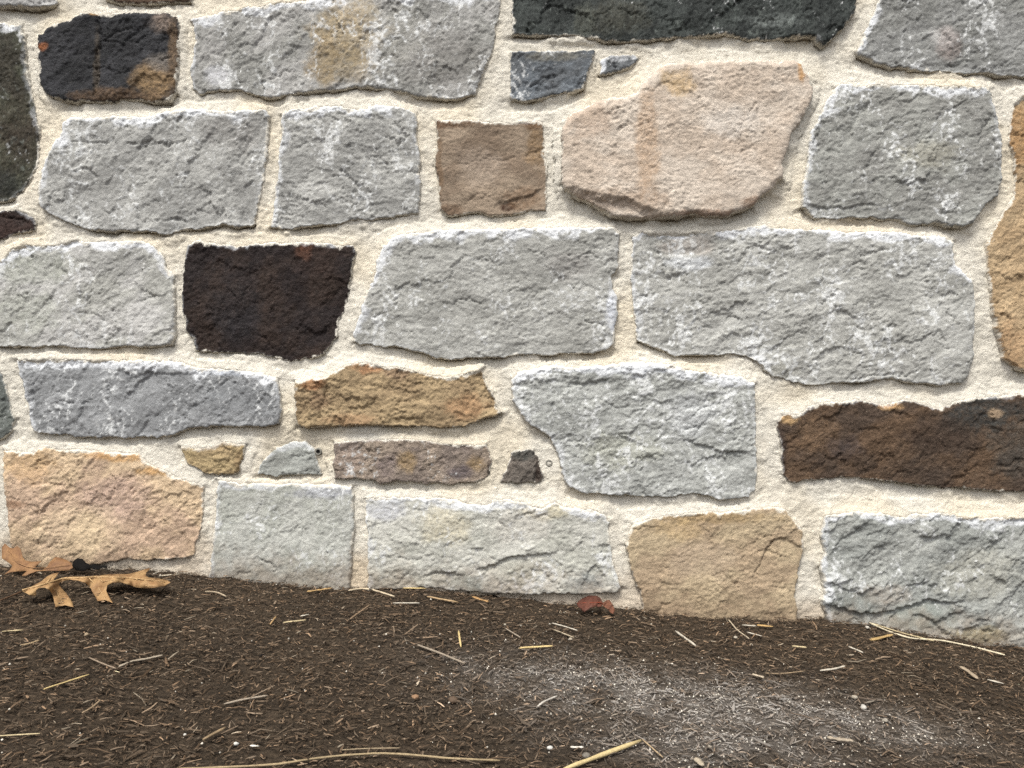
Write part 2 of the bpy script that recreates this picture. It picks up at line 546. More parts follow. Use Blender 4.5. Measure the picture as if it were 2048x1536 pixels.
stone("pale grey stone at the left edge in the third row",
      [-150, 520, -60, 515, 0, 522, 20, 501, 44, 488, 103, 491, 147, 481, 191, 484, 239, 482, 284, 481, 314, 494, 328, 515,
       335, 535, 348, 552, 352, 621, 350, 672, 345, 689, 325, 693, 291, 694, 239, 694, 205, 698, 171, 699, 130, 694, 103, 691,
       68, 694, 27, 694, 0, 693, -140, 690],
      (184, 182, 178), (166, 165, 158), proud=11, fleck=.45, haze=.9,
      patches=[(60, 535, 90, 40, (152, 154, 143), .7), (230, 525, 70, 30, (146, 145, 141), .6), (60, 620, 70, 40, (168, 170, 158), .6)],
      cracks=[([(164, 594), (180, 588), (188, 578)], 1.8)], ledges=[([(195, 545), (185, 580), (160, 600)], 2)])
stone("nearly black brown squarish stone in the third row",
      [379, 489, 396, 482, 417, 484, 444, 488, 485, 493, 533, 484, 581, 486, 632, 484, 684, 491, 707, 489, 712, 505, 704, 529,
       700, 563, 697, 594, 687, 621, 677, 641, 675, 672, 663, 689, 646, 710, 598, 722, 567, 720, 540, 715, 513, 708, 479, 705,
       444, 706, 410, 703, 391, 701, 386, 679, 373, 662, 367, 628, 364, 594, 366, 553, 369, 518],
      (56, 44, 38), (41, 33, 32), mat=M_DARK, proud=9, haze=.35, fleck=0, round_=3,
      patches=[(610, 502, 17, 18, (112, 74, 54), .9), (470, 620, 60, 60, (42, 40, 43), .6), (640, 520, 60, 30, (56, 42, 36), .6)])
stone("wide grey trapezoid stone right of the nearly black stone",
      [786, 474, 817, 467, 868, 462, 919, 459, 988, 459, 1056, 455, 1124, 455, 1193, 455, 1227, 455, 1239, 467, 1237, 501,
       1237, 535, 1223, 553, 1227, 580, 1235, 597, 1234, 628, 1230, 662, 1227, 686, 1213, 700, 1193, 705, 1141, 708, 1090, 710,
       1039, 710, 988, 715, 947, 715, 912, 719, 871, 717, 844, 706, 817, 698, 789, 693, 755, 693, 724, 689, 707, 682, 706, 665,
       718, 628, 731, 594, 745, 559, 753, 525, 762, 498],
      (173, 172, 166), (156, 155, 149), proud=14, fleck=.5, haze=.85, ledge=.8,
      patches=[(1222, 625, 12, 40, (206, 210, 220), .8), (1140, 530, 50, 30, (146, 142, 138), .6)],
      cracks=[([(1055, 502), (1078, 504), (1090, 515)], 1.5), ([(1150, 545), (1158, 515), (1180, 507), (1195, 515)], 1.6),
              ([(1018, 581), (1035, 577), (1050, 583)], 1.5), ([(1030, 690), (1045, 687), (1058, 698)], 1.3)])
stone("largest grey stone, long and stepped along its lower edge",
      [1264, 474, 1282, 464, 1348, 464, 1399, 462, 1440, 462, 1485, 455, 1526, 450, 1567, 457, 1621, 460, 1690, 464, 1758, 462,
       1826, 469, 1878, 474, 1905, 481, 1903, 501, 1909, 529, 1926, 546, 1944, 563, 1948, 604, 1946, 655, 1944, 689, 1944, 723,
       1936, 751, 1922, 766, 1881, 771, 1833, 768, 1782, 758, 1724, 764, 1656, 768, 1615, 771, 1587, 766, 1560, 756, 1528, 742,
       1514, 722, 1490, 712, 1461, 708, 1416, 710, 1375, 711, 1350, 713, 1312, 693, 1275, 682, 1271, 655, 1266, 604, 1261, 563,
       1263, 518],
      (177, 176, 170), (158, 157, 151), proud=12, fleck=.75, haze=.85, rough=1.15,
      patches=[(1380, 490, 60, 22, (164, 156, 148), .8), (1380, 525, 50, 14, (208, 212, 218), .6), (1560, 740, 40, 16, (146, 144, 134), .7)],
      cracks=[([(1893, 628), (1905, 638), (1910, 645)], 1.4), ([(1700, 757), (1780, 748), (1815, 752), (1832, 742)], 1.8)],
      ledges=[([(1290, 500), (1330, 512), (1400, 510), (1440, 495)], -2.0), ([(1540, 700), (1570, 675), (1600, 660)], 2.0)])
stone("narrow grey green stone at the left edge in the fourth row",
      [-120, 730, -20, 732, 0, 740, 7, 751, 14, 778, 20, 809, 29, 836, 24, 860, 0, 880, -110, 885],
      (112, 116, 110), (96, 100, 96), proud=10, fleck=.3, haze=.3, round_=10)
stone("long blue grey stone in the fourth row at left with white lime along its top",
      [32, 720, 85, 718, 137, 718, 188, 720, 239, 720, 290, 720, 359, 722, 393, 734, 444, 737, 485, 740, 530, 747, 554, 758,
       559, 781, 564, 819, 560, 850, 533, 852, 479, 853, 427, 853, 376, 857, 359, 867, 325, 875, 290, 874, 246, 875, 205, 874,
       164, 875, 130, 869, 103, 870, 72, 864, 60, 843, 55, 812, 48, 781, 38, 747],
      (146, 147, 148), (130, 131, 132), proud=12, fleck=.6, haze=1.0, rough=1.2,
      patches=[(170, 727, 120, 10, (196, 198, 203), .7), (450, 741, 70, 10, (210, 216, 226), .8), (480, 800, 80, 40, (122, 124, 126), .6)],
      ledges=[([(250, 790), (300, 745), (380, 745)], 2.0)])
stone("rusty ochre stone below the nearly black stone",
      [591, 761, 625, 758, 649, 754, 668, 742, 694, 730, 731, 725, 769, 732, 817, 740, 868, 751, 902, 754, 936, 744, 965, 739,
       970, 761, 984, 788, 994, 812, 1000, 829, 977, 836, 947, 846, 912, 855, 885, 857, 851, 853, 800, 852, 748, 852, 680, 853,
       649, 853, 615, 857, 595, 850, 590, 826, 590, 792],
      (170, 147, 111), (148, 126, 95), mat=M_SAND, proud=16, haze=.12, rough=1.35, ledge=1.2, fine=1.5,
      patches=[(738, 736, 34, 13, (168, 122, 84), .9), (622, 766, 30, 14, (170, 122, 82), .9), (935, 812, 45, 26, (172, 134, 96), .8),
               (700, 840, 60, 12, (158, 124, 90), .6), (790, 745, 30, 14, (146, 120, 96), .7), (640, 800, 20, 20, (124, 98, 76), .6)],
      cracks=[([(652, 768), (650, 800), (645, 820), (636, 838)], 3.0)], ledges=[([(700, 815), (730, 812), (745, 800)], 2), ([(965, 742), (975, 775), (995, 815)], 2.5)])
stone("grey stone with lacy white lime in the fourth row, slanting in at its lower left",
      [1035, 745, 1056, 740, 1090, 730, 1158, 734, 1227, 727, 1278, 723, 1329, 729, 1382, 740, 1433, 747, 1485, 754, 1509, 768,
       1512, 809, 1512, 877, 1514, 946, 1512, 976, 1495, 992, 1468, 1000, 1440, 999, 1410, 990, 1375, 988, 1348, 993, 1329, 995,
       1261, 992, 1199, 988, 1165, 985, 1141, 976, 1128, 959, 1121, 929, 1112, 901, 1100, 877, 1073, 857, 1052, 843, 1042, 826,
       1025, 799, 1022, 778, 1025, 758],
      (174, 175, 170), (156, 157, 152), proud=13, fleck=.85, haze=.9, rough=1.2,
      patches=[(1240, 900, 80, 40, (168, 168, 152), .6), (1270, 738, 140, 10, (212, 216, 222), .8), (1380, 830, 50, 50, (198, 200, 202), .5)],
      cracks=[([(1212, 806), (1240, 816), (1258, 812)], 1.6)],
      ledges=[([(1390, 884), (1430, 898), (1500, 905)], 3.2), ([(1145, 768), (1180, 764), (1215, 758)], 3.0), ([(1240, 870), (1290, 890)], 2)])
stone("long rusty brown stone with a black upper right, at the right edge",
      [1553, 843, 1567, 829, 1594, 829, 1618, 812, 1656, 802, 1690, 802, 1724, 799, 1765, 809, 1809, 799, 1854, 809, 1878, 819,
       1909, 802, 1946, 795, 1997, 792, 2048, 788, 2200, 790, 2210, 985, 2048, 982, 1997, 983, 1929, 976, 1861, 973, 1809, 968,
       1758, 959, 1707, 956, 1673, 956, 1621, 959, 1594, 966, 1574, 961, 1567, 949, 1562, 901, 1558, 877],
      (100, 79, 60), (78, 64, 53), mat=M_RUST, proud=13, haze=.25, fleck=0, ledge=1.1,
      patches=[(1965, 825, 90, 40, (62, 61, 58), 1), (1640, 870, 50, 40, (122, 96, 70), .6), (1870, 870, 60, 40, (70, 56, 46), .7), (1780, 812, 26, 10, (204, 162, 110), .9), (1577, 838, 20, 12, (206, 168, 116), .9),
               (1990, 825, 16, 10, (172, 146, 116), .8), (2030, 900, 50, 60, (80, 76, 70), .7), (1690, 895, 40, 22, (70, 62, 62), .6),
               (1565, 910, 10, 60, (58, 48, 44), .8), (1830, 940, 80, 30, (72, 60, 51), .6)],
      cracks=[([(2000, 933), (2048, 925)], 2)])
stone("peach tan stone behind the oak leaves",
      [9, 901, 34, 901, 68, 905, 82, 896, 137, 898, 188, 901, 232, 905, 273, 906, 294, 922, 325, 939, 359, 956, 393, 966,
       407, 973, 407, 1014, 403, 1055, 393, 1079, 391, 1110, 342, 1117, 301, 1122, 256, 1117, 219, 1123, 171, 1134, 103, 1138,
       34, 1120, 20, 1072, 15, 1021, 10, 970, 9, 935],
      (204, 178, 144), (192, 164, 138), mat=M_SAND, proud=12, haze=.12, rough=1.1, fine=1.2,
      patches=[(240, 912, 60, 12, (204, 156, 94), .8), (330, 942, 60, 9, (208, 160, 96), .8), (30, 1008, 24, 9, (140, 106, 80), .8),
               (230, 1000, 70, 45, (186, 158, 142), .7), (60, 930, 50, 40, (196, 160, 112), .6), (150, 1060, 90, 50, (210, 188, 152), .5)])
stone("small tan wedge of stone left of the small blue grey wedge",
      [359, 896, 383, 896, 424, 894, 448, 882, 472, 888, 490, 888, 489, 908, 484, 932, 475, 949, 438, 951, 403, 942, 376, 929,
       366, 912],
      (178, 156, 114), (160, 138, 102), mat=M_SAND, proud=10, haze=.2, rough=1.2, patches=[(478, 925, 10, 20, (136, 112, 80), .7)],
      ledges=[([(488, 900), (478, 930), (470, 948)], -3)])
stone("small blue grey wedge of stone beside a pin hole",
      [513, 949, 520, 929, 533, 912, 554, 894, 584, 884, 608, 881, 629, 894, 632, 915, 639, 932, 644, 949, 598, 949, 554, 951],
      (154, 156, 150), (146, 147, 141), proud=7, haze=.4, fleck=.2, top=.2)
stone("slim purplish brown stone with ochre spots",
      [667, 884, 680, 882, 714, 881, 748, 877, 800, 877, 851, 881, 895, 888, 940, 891, 974, 889, 979, 905, 986, 922, 982, 946,
       974, 956, 947, 965, 902, 968, 851, 966, 800, 963, 759, 968, 741, 959, 700, 958, 670, 956, 667, 935],
      (154, 138, 122), (124, 111, 102), mat=M_RUST, proud=12, haze=.2, fleck=.05, rough=1.2,
      patches=[(815, 925, 20, 26, (154, 128, 88), .8), (955, 930, 20, 18, (150, 124, 84), .8), (980, 942, 9, 22, (62, 52, 46), 1),
               (925, 945, 30, 14, (100, 90, 92), .8), (770, 930, 22, 26, (122, 108, 108), .6), (700, 915, 30, 30, (170, 150, 136), .6)])
stone("tiny dark grey wedge of stone left of the right pin hole",
      [1000, 964, 1011, 939, 1022, 908, 1029, 899, 1066, 898, 1076, 915, 1083, 942, 1090, 956, 1080, 964, 1039, 966],
      (126, 116, 106), (108, 100, 92), mat=M_RUST, proud=10, haze=.1, rough=1.1,
      patches=[(1045, 908, 26, 14, (72, 74, 70), .8), (1078, 945, 8, 30, (58, 46, 40), 1)], ledges=[([(1064, 900), (1068, 930), (1066, 966)], -4)])
stone("smooth grey stone in the bottom row right of the peach tan stone",
      [434, 959, 479, 966, 547, 968, 615, 966, 700, 970, 706, 973, 707, 1014, 709, 1055, 704, 1089, 702, 1140, 700, 1178,
       698, 1235, 405, 1235, 410, 1165, 420, 1140, 424, 1089, 431, 1021],
      (183, 183, 175), (170, 171, 162), proud=10, haze=.6, fleck=.3, ledge=.5, rough=.9,
      patches=[(650, 985, 60, 14, (162, 164, 176), .6)])
stone("light grey stone with cream patches in the middle of the bottom row",
      [731, 994, 800, 994, 851, 997, 902, 997, 940, 1007, 971, 1009, 988, 997, 1022, 1000, 1056, 1007, 1083, 1018, 1107, 1004,
       1128, 1014, 1176, 1018, 1206, 1024, 1218, 1045, 1220, 1082, 1227, 1117, 1234, 1151, 1242, 1175, 1234, 1185, 1176, 1188,
       1107, 1187, 1056, 1188, 988, 1187, 936, 1183, 892, 1178, 858, 1175, 735, 1180, 736, 1123, 735, 1072, 730, 1031],
      (195, 193, 183), (178, 177, 166), proud=13, haze=.7, fleck=.4,
      patches=[(890, 1050, 55, 40, (196, 186, 158), .7), (1085, 1022, 50, 18, (194, 182, 150), .7), (1040, 1050, 60, 36, (192, 186, 176), .6),
               (1040, 1140, 70, 22, (158, 154, 140), .6), (1170, 1165, 40, 20, (138, 142, 140), .8), (930, 1165, 50, 18, (140, 146, 140), .7),
               (770, 1020, 34, 24, (186, 188, 198), .6)],
      ledges=[([(960, 1136), (1000, 1122), (1030, 1112), (1060, 1108), (1100, 1106)], 4.0), ([(850, 1150), (890, 1142), (920, 1146)], 3.0),
              ([(1160, 1175), (1180, 1140), (1195, 1125), (1215, 1165)], 2.5)])
stone("tan sandstone with a hooked crack in the bottom row",
      [1249, 1089, 1258, 1069, 1266, 1048, 1295, 1038, 1329, 1031, 1364, 1028, 1399, 1024, 1451, 1024, 1502, 1017, 1539, 1014,
       1570, 1017, 1584, 1038, 1604, 1055, 1606, 1096, 1599, 1134, 1592, 1168, 1589, 1185, 1594, 1219, 1590, 1300, 1290, 1300,
       1286, 1226, 1282, 1192, 1268, 1158, 1258, 1123],
      (184, 164, 132), (170, 148, 120), mat=M_SAND, proud=13, haze=.12, rough=.9, ledge=.7, fine=1.2,
      patches=[(1420, 1035, 120, 14, (172, 144, 98), .6), (1400, 1120, 70, 40, (176, 156, 132), .6), (1360, 1060, 60, 24, (190, 162, 114), .5)],
      cracks=[([(1516, 1150), (1524, 1120), (1540, 1085), (1555, 1074), (1576, 1082)], 2.4)],
      ledges=[([(1605, 1092), (1575, 1082), (1555, 1073), (1540, 1082), (1522, 1122)], -2.2)])
stone("craggy blue grey stone in the bottom right corner",
      [1645, 1048, 1652, 1031, 1690, 1024, 1758, 1024, 1803, 1035, 1833, 1026, 1881, 1024, 1929, 1036, 1997, 1035, 2048, 1035,
       2230, 1040, 2240, 1390, 1660, 1390, 1656, 1300, 1652, 1225, 1642, 1202, 1649, 1175, 1639, 1134, 1649, 1103, 1642, 1069],
      (162, 163, 157), (144, 146, 141), proud=15, haze=.7, fleck=.35, rough=1.25, ledge=1.5,
      patches=[(1960, 1150, 90, 50, (158, 156, 144), .7), (1950, 1270, 60, 20, (160, 146, 108), .7), (1770, 1190, 60, 22, (162, 150, 136), .5),
               (1700, 1215, 60, 30, (112, 118, 114), .7), (1840, 1235, 80, 30, (122, 128, 120), .7)],
      ledges=[([(1680, 1175), (1705, 1180), (1722, 1186), (1745, 1172)], 4), ([(1650, 1205), (1700, 1222), (1750, 1228), (1800, 1214), (1860, 1200), (1910, 1202)], 6),
              ([(1830, 1225), (1870, 1240), (1920, 1222)], 3.5), ([(1735, 1043), (1690, 1072), (1668, 1095)], -2.5), ([(1875, 1245), (1895, 1265)], 3)],
      cracks=[([(1740, 1170), (1760, 1140), (1775, 1125)], 1.2)])

# courses that carry on beyond the picture on the left, right and above (plain, coarse)
rb = random.Random(5)
PAL = [((164, 162, 160), M_LIME), ((150, 149, 148), M_LIME), ((172, 172, 168), M_LIME), ((186, 162, 128), M_SAND),
       ((142, 144, 147), M_LIME), ((94, 72, 56), M_RUST), ((158, 130, 92), M_SAND), ((66, 64, 58), M_DARK)]


def filler(x0, x1, y0, y1):
    c, m = rb.choice(PAL)
    j = lambda a: a + rb.uniform(-9, 9)
    pts, nx, ny = [], max(2, int((x1 - x0) / 70)), 3
    for i in range(nx):
        pts += [j(x0 + 14 + (x1 - x0 - 28) * i / nx), j(y0)]
    for i in range(ny):
        pts += [j(x1), j(y0 + 12 + (y1 - y0 - 24) * i / ny)]
    for i in range(nx):
        pts += [j(x1 - 14 - (x1 - x0 - 28) * i / nx), j(y1)]
    for i in range(ny):
        pts += [j(x0), j(y1 - 12 - (y1 - y0 - 24) * i / ny)]
    stone(None, pts, c, mat=m, proud=rb.uniform(9, 15), fleck=.3 if m is M_LIME else 0, haze=.4)
    ST[-1]['g'] = 0.005


def course(x0, x1, y0, y1):
    x = x0
    while x < x1 - 120:
        wd = rb.uniform(220, 520)
        e = x1 if x + wd > x1 - 160 else x + wd
        filler(x, e, y0, y1)
        x = e + rb.uniform(28, 44)


XL, XR = -1700, 3750
for (y0, y1, xs) in ((-80, 20, -150), (60, 390, -268), (424, 482, -152), (520, 692, -182), (732, 886, -150), (905, 1180, -28)):
    course(XL, xs, y0, y1)
for (y0, y1, xs) in ((-90, 155, 2245), (195, 742, 2232), (790, 985, 2244), (1035, 1400, 2274)):
    if y1 - y0 > 400:
        course(xs, XR, y0, y0 + 250)
        course(xs, XR, y0 + 285, y1)
    else:
        course(xs, XR, y0, y1)
yy = -130
while yy > -1250:
    h = rb.uniform(140, 250)
    course(XL + rb.uniform(0, 120), XR, yy - h, yy)
    yy -= h + 36
WALL_TOP = ZC + (768 + 1250 + 40) * D / F

wall = bpy.data.objects.new("stone_wall", None)
C.objects.link(wall)
tag(wall, "rubble stone wall of grey, tan and dark stones in thick cream mortar", "wall")

for s in ST:
    s['P'] = np.array([W(x, y, s['proud'] * 0.8) for x, y in s['px']])


def foot(x):
    return np.interp(x, (-0.6, -0.35, 0, 0.35, 0.62), (0.045, 0.03, 0.008, -0.024, -0.06))


def edge_level(s, up, dn):
    return 0.80 + (s['top'] - 0.80) * up + (s['bot'] - 0.80) * dn


def build_stone(idx, s):
    P, g = s['P'], s['g']
    sk = 0.0075
    x0, z0 = P.min(0) - sk - 0.004
    x1, z1 = P.max(0) + sk + 0.004
    xs, zs = np.arange(x0, x1, g), np.arange(z0, z1, g)
    nx, nz = len(xs), len(zs)
    X, Z = np.meshgrid(xs, zs)
    x, z = X.ravel(), Z.ravel()
    wx, wz = warp(x, z)
    sd, gx, gz = poly_sd(P, x + wx, z + wz)
    live = sd > -sk
    L = live.reshape(nz, nx)
    keep = L[:-1, :-1] & L[1:, :-1] & L[:-1, 1:] & L[1:, 1:]
    used, q = grid_faces(nx, nz, keep)
    x, z, sd, gx, gz = x[used], z[used], sd[used], gx[used], gz[used]
    seed = idx * 7 + 3
    # the split face
    ang = math.radians(s['ang'] + (idx * 29 % 13 - 6) * 6)
    ca, sa = math.cos(ang), math.sin(ang)
    u, v = x * ca + z * sa, -x * sa + z * ca
    big = fbm(x, z, 0.085, 2, seed)
    v1 = fbm(u * 0.7, v * 1.25, 0.034, 4, seed + 1, 0.55)
    stp = 0.30
    fl = np.floor(v1 / stp)
    fr = v1 / stp - fl
    terr = (fl + sstep(0.62, 1.0, fr) * 0.8 + fr * 0.2) * stp
    mid = fbm(x, z, 0.013, 4, seed + 2, 0.6)
    chip = fbm(u, v * 1.5, 0.0075, 3, seed + 5, 0.7)
    fw1, fw2 = 0.004 * fbm(x, z, 0.012, 3, seed + 51, 0.65), 0.004 * fbm(x, z, 0.012, 3, seed + 55, 0.65)
    fac = facets(u * 0.8 + fw1, v * 1.25 + fw2, 0.016, seed + 6, 0.9)
    fac2 = facets(u * 0.9 + 0.6 * fw2, v * 1.2 + 0.6 * fw1, 0.0055, seed + 8, 0.8)
    fine = fbm(u * 0.85, v * 1.2, 0.0034, 2, seed + 3, 0.8)
    zone = 0.35 + 1.15 * sstep(-0.45, 0.45, fbm(x, z, 0.05, 3, seed + 61))     # smooth clefts beside rough breaks
    fac3 = facets(u * 0.75 + 2.2 * fw1, v * 1.3 + 2.2 * fw2, 0.045, seed + 9, 1.0)
    rel = 0.0013 * s['ledge'] * fac3 + 0.0026 * big + 0.0009 * s['ledge'] * terr + 0.0008 * s['rough'] * mid + 0.00045 * s['rough'] * chip \
        + (0.0008 * s['ledge'] * fac + 0.00048 * zone * s['fine'] * fac2) * s['rough'] + 0.0005 * zone * s['rough'] * s['fine'] * fine
    t = s['tilt'] or ((idx * 37 % 11 - 5) * 0.004, (idx * 53 % 11 - 5) * 0.006)
    cx, cz = P.mean(0)
    rel = rel + (x - cx) * t[0] + (z - cz) * t[1]
    for pts, dep in s['ledges']:
        pl = [W(a, b, s['proud']) for a, b in pts]
        d, sg = line_d(pl, x + 1.5 * wx[used], z + 1.5 * wz[used])
        a = np.array(pl)
        mxy = a.mean(0)
        R = np.hypot(*(a[-1] - a[0])) * 0.62 + 0.004
        taper = sstep(1.0, 0.55, np.hypot(x - mxy[0], z - mxy[1]) / R)
        on = (sg < 0) if dep < 0 else (sg > 0)
        below = np.where(on, 1.0, 0.0) * sstep(0, 0.0016, d)
        if dep >= 7:                                     # a broken corner leaning back
            rel = rel - dep / 1000 * np.where(on, 1.0, 0.0) * np.clip(d / 0.010, 0, 1) * sstep(1.35, 1.0, np.hypot(x - mxy[0], z - mxy[1]) / R)
        else:
            rel = rel - abs(dep) / 1000 * below * np.exp(-d / 0.016) * taper
    rc = random.Random(idx * 91 + 7)
    auto = []
    if s['label']:
        pxs, pys = [p[0] for p in s['px']], [p[1] for p in s['px']]
        wd_, ht_ = max(pxs) - min(pxs), max(pys) - min(pys)
        for _ in range(int(2 + wd_ * ht_ / 22000)):
            a_, b_ = rc.uniform(min(pxs) + .1 * wd_, max(pxs) - .1 * wd_), rc.uniform(min(pys) + .12 * ht_, max(pys) - .1 * ht_)
            th_, ln = rc.gauss(-0.45, 0.5), rc.uniform(7, 20)
            cv = [(a_, b_)]
            for _k in range(3):
                a_, b_ = a_ + ln * math.cos(th_), b_ + ln * math.sin(th_)
                th_ += rc.gauss(0.25, 0.4)
                cv.append((a_, b_))
            auto.append((cv, rc.uniform(0.7, 2.0)))
    for pts, dep in list(s['cracks']) + auto:
        pl = [W(a, b, s['proud']) for a, b in pts]
        d, sg = line_d(pl, x + 2 * wx[used], z + 2 * wz[used])
        rel = rel - dep / 1000 * np.exp(-(d / 0.0011) ** 2) - 0.0004 * dep / 2 * np.exp(-d / 0.006) * (sg > 0)
    # residue of lime on the face: lacy flecks
    wz2 = 0.006 * fbm(x, z, 0.02, 3, seed + 17)
    fn = ridged(x + wz2, (z - wz2) * 0.75, 0.0125, 3, seed + 11, 0.6) + 0.55 * fbm(x, z * 0.7, 0.045, 3, seed + 15)
    brk = fbm(x, z, 0.0045, 3, seed + 19, 0.7)
    th = 1.06 - 0.34 * s['fleck']
    fleck = (0.45 * sstep(th - 0.10, th + 0.12, fn) + 0.55 * sstep(th, th + 0.10, fn + 0.22 * brk)) if s['fleck'] > 0.02 else np.zeros_like(x)
    fleck = fleck * np.clip(0.75 + 0.6 * brk, 0, 1)
    # edges: crisp below, rounded and buttered with mortar above
    up = np.clip(-gz, 0, 1)          # inward direction points down -> this is a top edge
    dn = np.clip(gz, 0, 1)
    e = edge_level(s, up, dn) + 0.10 * fbm(x, z, 0.03, 2, seed + 21)
    r = s['round'] * (1 + 0.5 * fbm(x, z, 0.025, 2, seed + 22)) * (1 - 0.45 * dn)
    tt = np.clip(sd / r, 0, 1)
    prof = e + (1 - e) * np.sqrt(np.clip(1 - (1 - tt) ** 2, 0, 1))
    h = s['proud'] * prof + rel * (0.35 + 0.65 * tt) + 0.0004 * fleck
    out = np.clip(-sd / sk, 0, 1)
    h = np.where(sd < 0, h + (-0.014 - h) * out, h)
    pull = np.where(sd < 0, -sd * (0.80 + 0.12 * dn), 0)
    V = np.stack([x + gx * pull - cx, -h, z + gz * pull - cz], 1)
    # colour of the stone itself
    mixn = sstep(-0.35, 0.35, fbm(u * 0.8, v * 1.2, s['mixs'], 4, seed + 31, 0.6))
    c = alb(s['col'])[None] * (1 - mixn[:, None]) + alb(s['col2'])[None] * mixn[:, None]
    pn = 0.85 * fbm(x, z, 0.024, 5, seed + 33, 0.72)
    for (a, b, ra, rb_, pc, st) in s['patches']:
        X0, Z0 = W(a, b, s['proud'])
        k_ = D / F
        dd = np.sqrt(((x - X0) / (ra * k_)) ** 2 + ((z - Z0) / (rb_ * k_)) ** 2)
        m = sstep(1.25, 0.55, dd + 0.75 * pn) * st * np.clip(0.85 + 0.5 * brk, 0, 1)
        c = c * (1 - m[:, None]) + alb(pc)[None] * m[:, None]
    small = 1 + 0.10 * mid + 0.09 * fbm(x, z, 0.006, 3, seed + 35)
    c = c * small[:, None]
    c = c * (1 - 0.85 * fleck[:, None]) + alb(WHITE)[None] * 0.85 * fleck[:, None]
    if s['mat'] is M_LIME and s['fleck'] > 0.2:
        drip = sstep(0.42, 0.75, fbm(x + 0.003 * brk, z * 0.13, 0.0065, 2, seed + 71)) * sstep(0.05, 0.5, fbm(x, z, 0.05, 3, seed + 73)) * 0.7
        c = c * (1 - drip[:, None]) + alb((212, 212, 210))[None] * drip[:, None]
    if s['mat'] is M_GREEN:
        vein = sstep(0.84, 1.00, ridged(x + 0.35 * z + 0.5 * wz2, z * 0.32, 0.022, 3, seed + 75, 0.5)) * np.clip(0.7 + brk, 0, 1) * 0.6
        c = c * (1 - vein[:, None]) + alb((138, 146, 138))[None] * vein[:, None]
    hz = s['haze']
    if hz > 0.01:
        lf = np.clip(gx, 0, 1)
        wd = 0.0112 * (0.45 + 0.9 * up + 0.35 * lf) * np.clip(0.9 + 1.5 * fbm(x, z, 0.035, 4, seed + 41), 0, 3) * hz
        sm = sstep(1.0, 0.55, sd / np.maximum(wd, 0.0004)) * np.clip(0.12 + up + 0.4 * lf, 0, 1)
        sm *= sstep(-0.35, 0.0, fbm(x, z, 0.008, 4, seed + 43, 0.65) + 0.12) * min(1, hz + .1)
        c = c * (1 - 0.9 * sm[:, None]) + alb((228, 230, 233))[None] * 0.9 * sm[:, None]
    lap = 0.0046 * min(1.0, np.ptp(P[:, 1]) / 0.08) * np.clip(0.15 + 1.5 * fbm(x, z, 0.022, 4, seed + 81, 0.65) + 0.5 * up - 0.35 * dn, 0, 2.2)       # mortar lapped over the edge
    lap = sstep(1.0, 0.6, (sd + 0.0012 * brk) / np.maximum(lap, 0.0003)) * 0.85
    c = c * (1 - lap[:, None]) + alb((222, 215, 200))[None] * lap[:, None]
    dirt = sstep(0.045, 0.0, z - foot(x) + 0.03 * fbm(x, z, 0.03, 4, seed + 45, 0.65)) * 0.5
    c = c * (1 - dirt[:, None]) + alb((132, 110, 86))[None] * dirt[:, None]
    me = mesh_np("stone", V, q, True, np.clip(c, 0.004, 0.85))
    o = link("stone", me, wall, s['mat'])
    o.location = (cx, 0, cz)
    if s['label']:
        o["label"] = s['label']


for i, s in enumerate(ST):
    build_stone(i, s)

# mortar: one skin over the whole wall, struck so that it butters the top of each stone and tucks in below the next
def axis(a, b, lo, hi, g, cg):
    return np.concatenate([np.arange(lo, a, cg), np.arange(a, b, g), np.arange(b, hi, cg)])


WX0, WX1 = (XL - 1024 - 30) * D / F, (XR - 1024 + 30) * D / F
xs = axis(-0.64, 0.64, WX0, WX1, 0.0016, 0.006)
zs = axis(-0.06, 0.75, -0.14, WALL_TOP, 0.0016, 0.006)
nx, nz = len(xs), len(zs)
X, Z = np.meshgrid(xs, zs)
SD = np.full(X.shape, -0.05)
GXm, GZm = np.zeros_like(X), np.zeros_like(X)
EL = np.zeros_like(X)              # level of the nearest stone's edge
WXm, WZm = warp(X.ravel(), Z.ravel())
WXm, WZm = WXm.reshape(X.shape), WZm.reshape(X.shape)
for s in ST:
    P = s['P']
    m = 0.030
    i0, i1 = np.searchsorted(xs, [P[:, 0].min() - m, P[:, 0].max() + m])
    j0, j1 = np.searchsorted(zs, [P[:, 1].min() - m, P[:, 1].max() + m])
    if i1 <= i0 or j1 <= j0:
        continue
    sub = (slice(j0, j1), slice(i0, i1))
    sd, gx, gz = poly_sd(P, (X[sub] + WXm[sub]).ravel(), (Z[sub] + WZm[sub]).ravel())
    shp = X[sub].shape
    sd, gx, gz = sd.reshape(shp), gx.reshape(shp), gz.reshape(shp)
    m2 = sd > SD[sub]
    SD[sub] = np.where(m2, sd, SD[sub])
    GXm[sub] = np.where(m2, gx, GXm[sub])
    GZm[sub] = np.where(m2, gz, GZm[sub])
    up, dn = np.clip(-gz, 0, 1), np.clip(gz, 0, 1)
    xx, zz_ = X[sub], Z[sub]
    wob = sstep(-0.25, 0.35, fbm(xx, zz_, 0.055, 3, 593))
    lev = s['proud'] * edge_level(s, up, dn) * (0.66 + 0.36 * up - 0.54 * dn * wob + 0.20 * (1 - wob) * (1 - up))
    lev = lev + 0.0012 * fbm(xx, zz_, 0.007, 3, 597, 0.65)
    EL[sub] = np.where(m2, lev, EL[sub])
x, z, sd, gzz = X.ravel(), Z.ravel(), SD.ravel(), GZm.ravel()
el = EL.ravel()
near = np.exp(-np.abs(np.minimum(sd, 0)) / 0.011)
hm = 0.0046 + near * (el - 0.0046) + 0.0011 * fbm(x, z, 0.05, 3, 501) + 0.0008 * fbm(x, z, 0.012, 3, 511, 0.6)
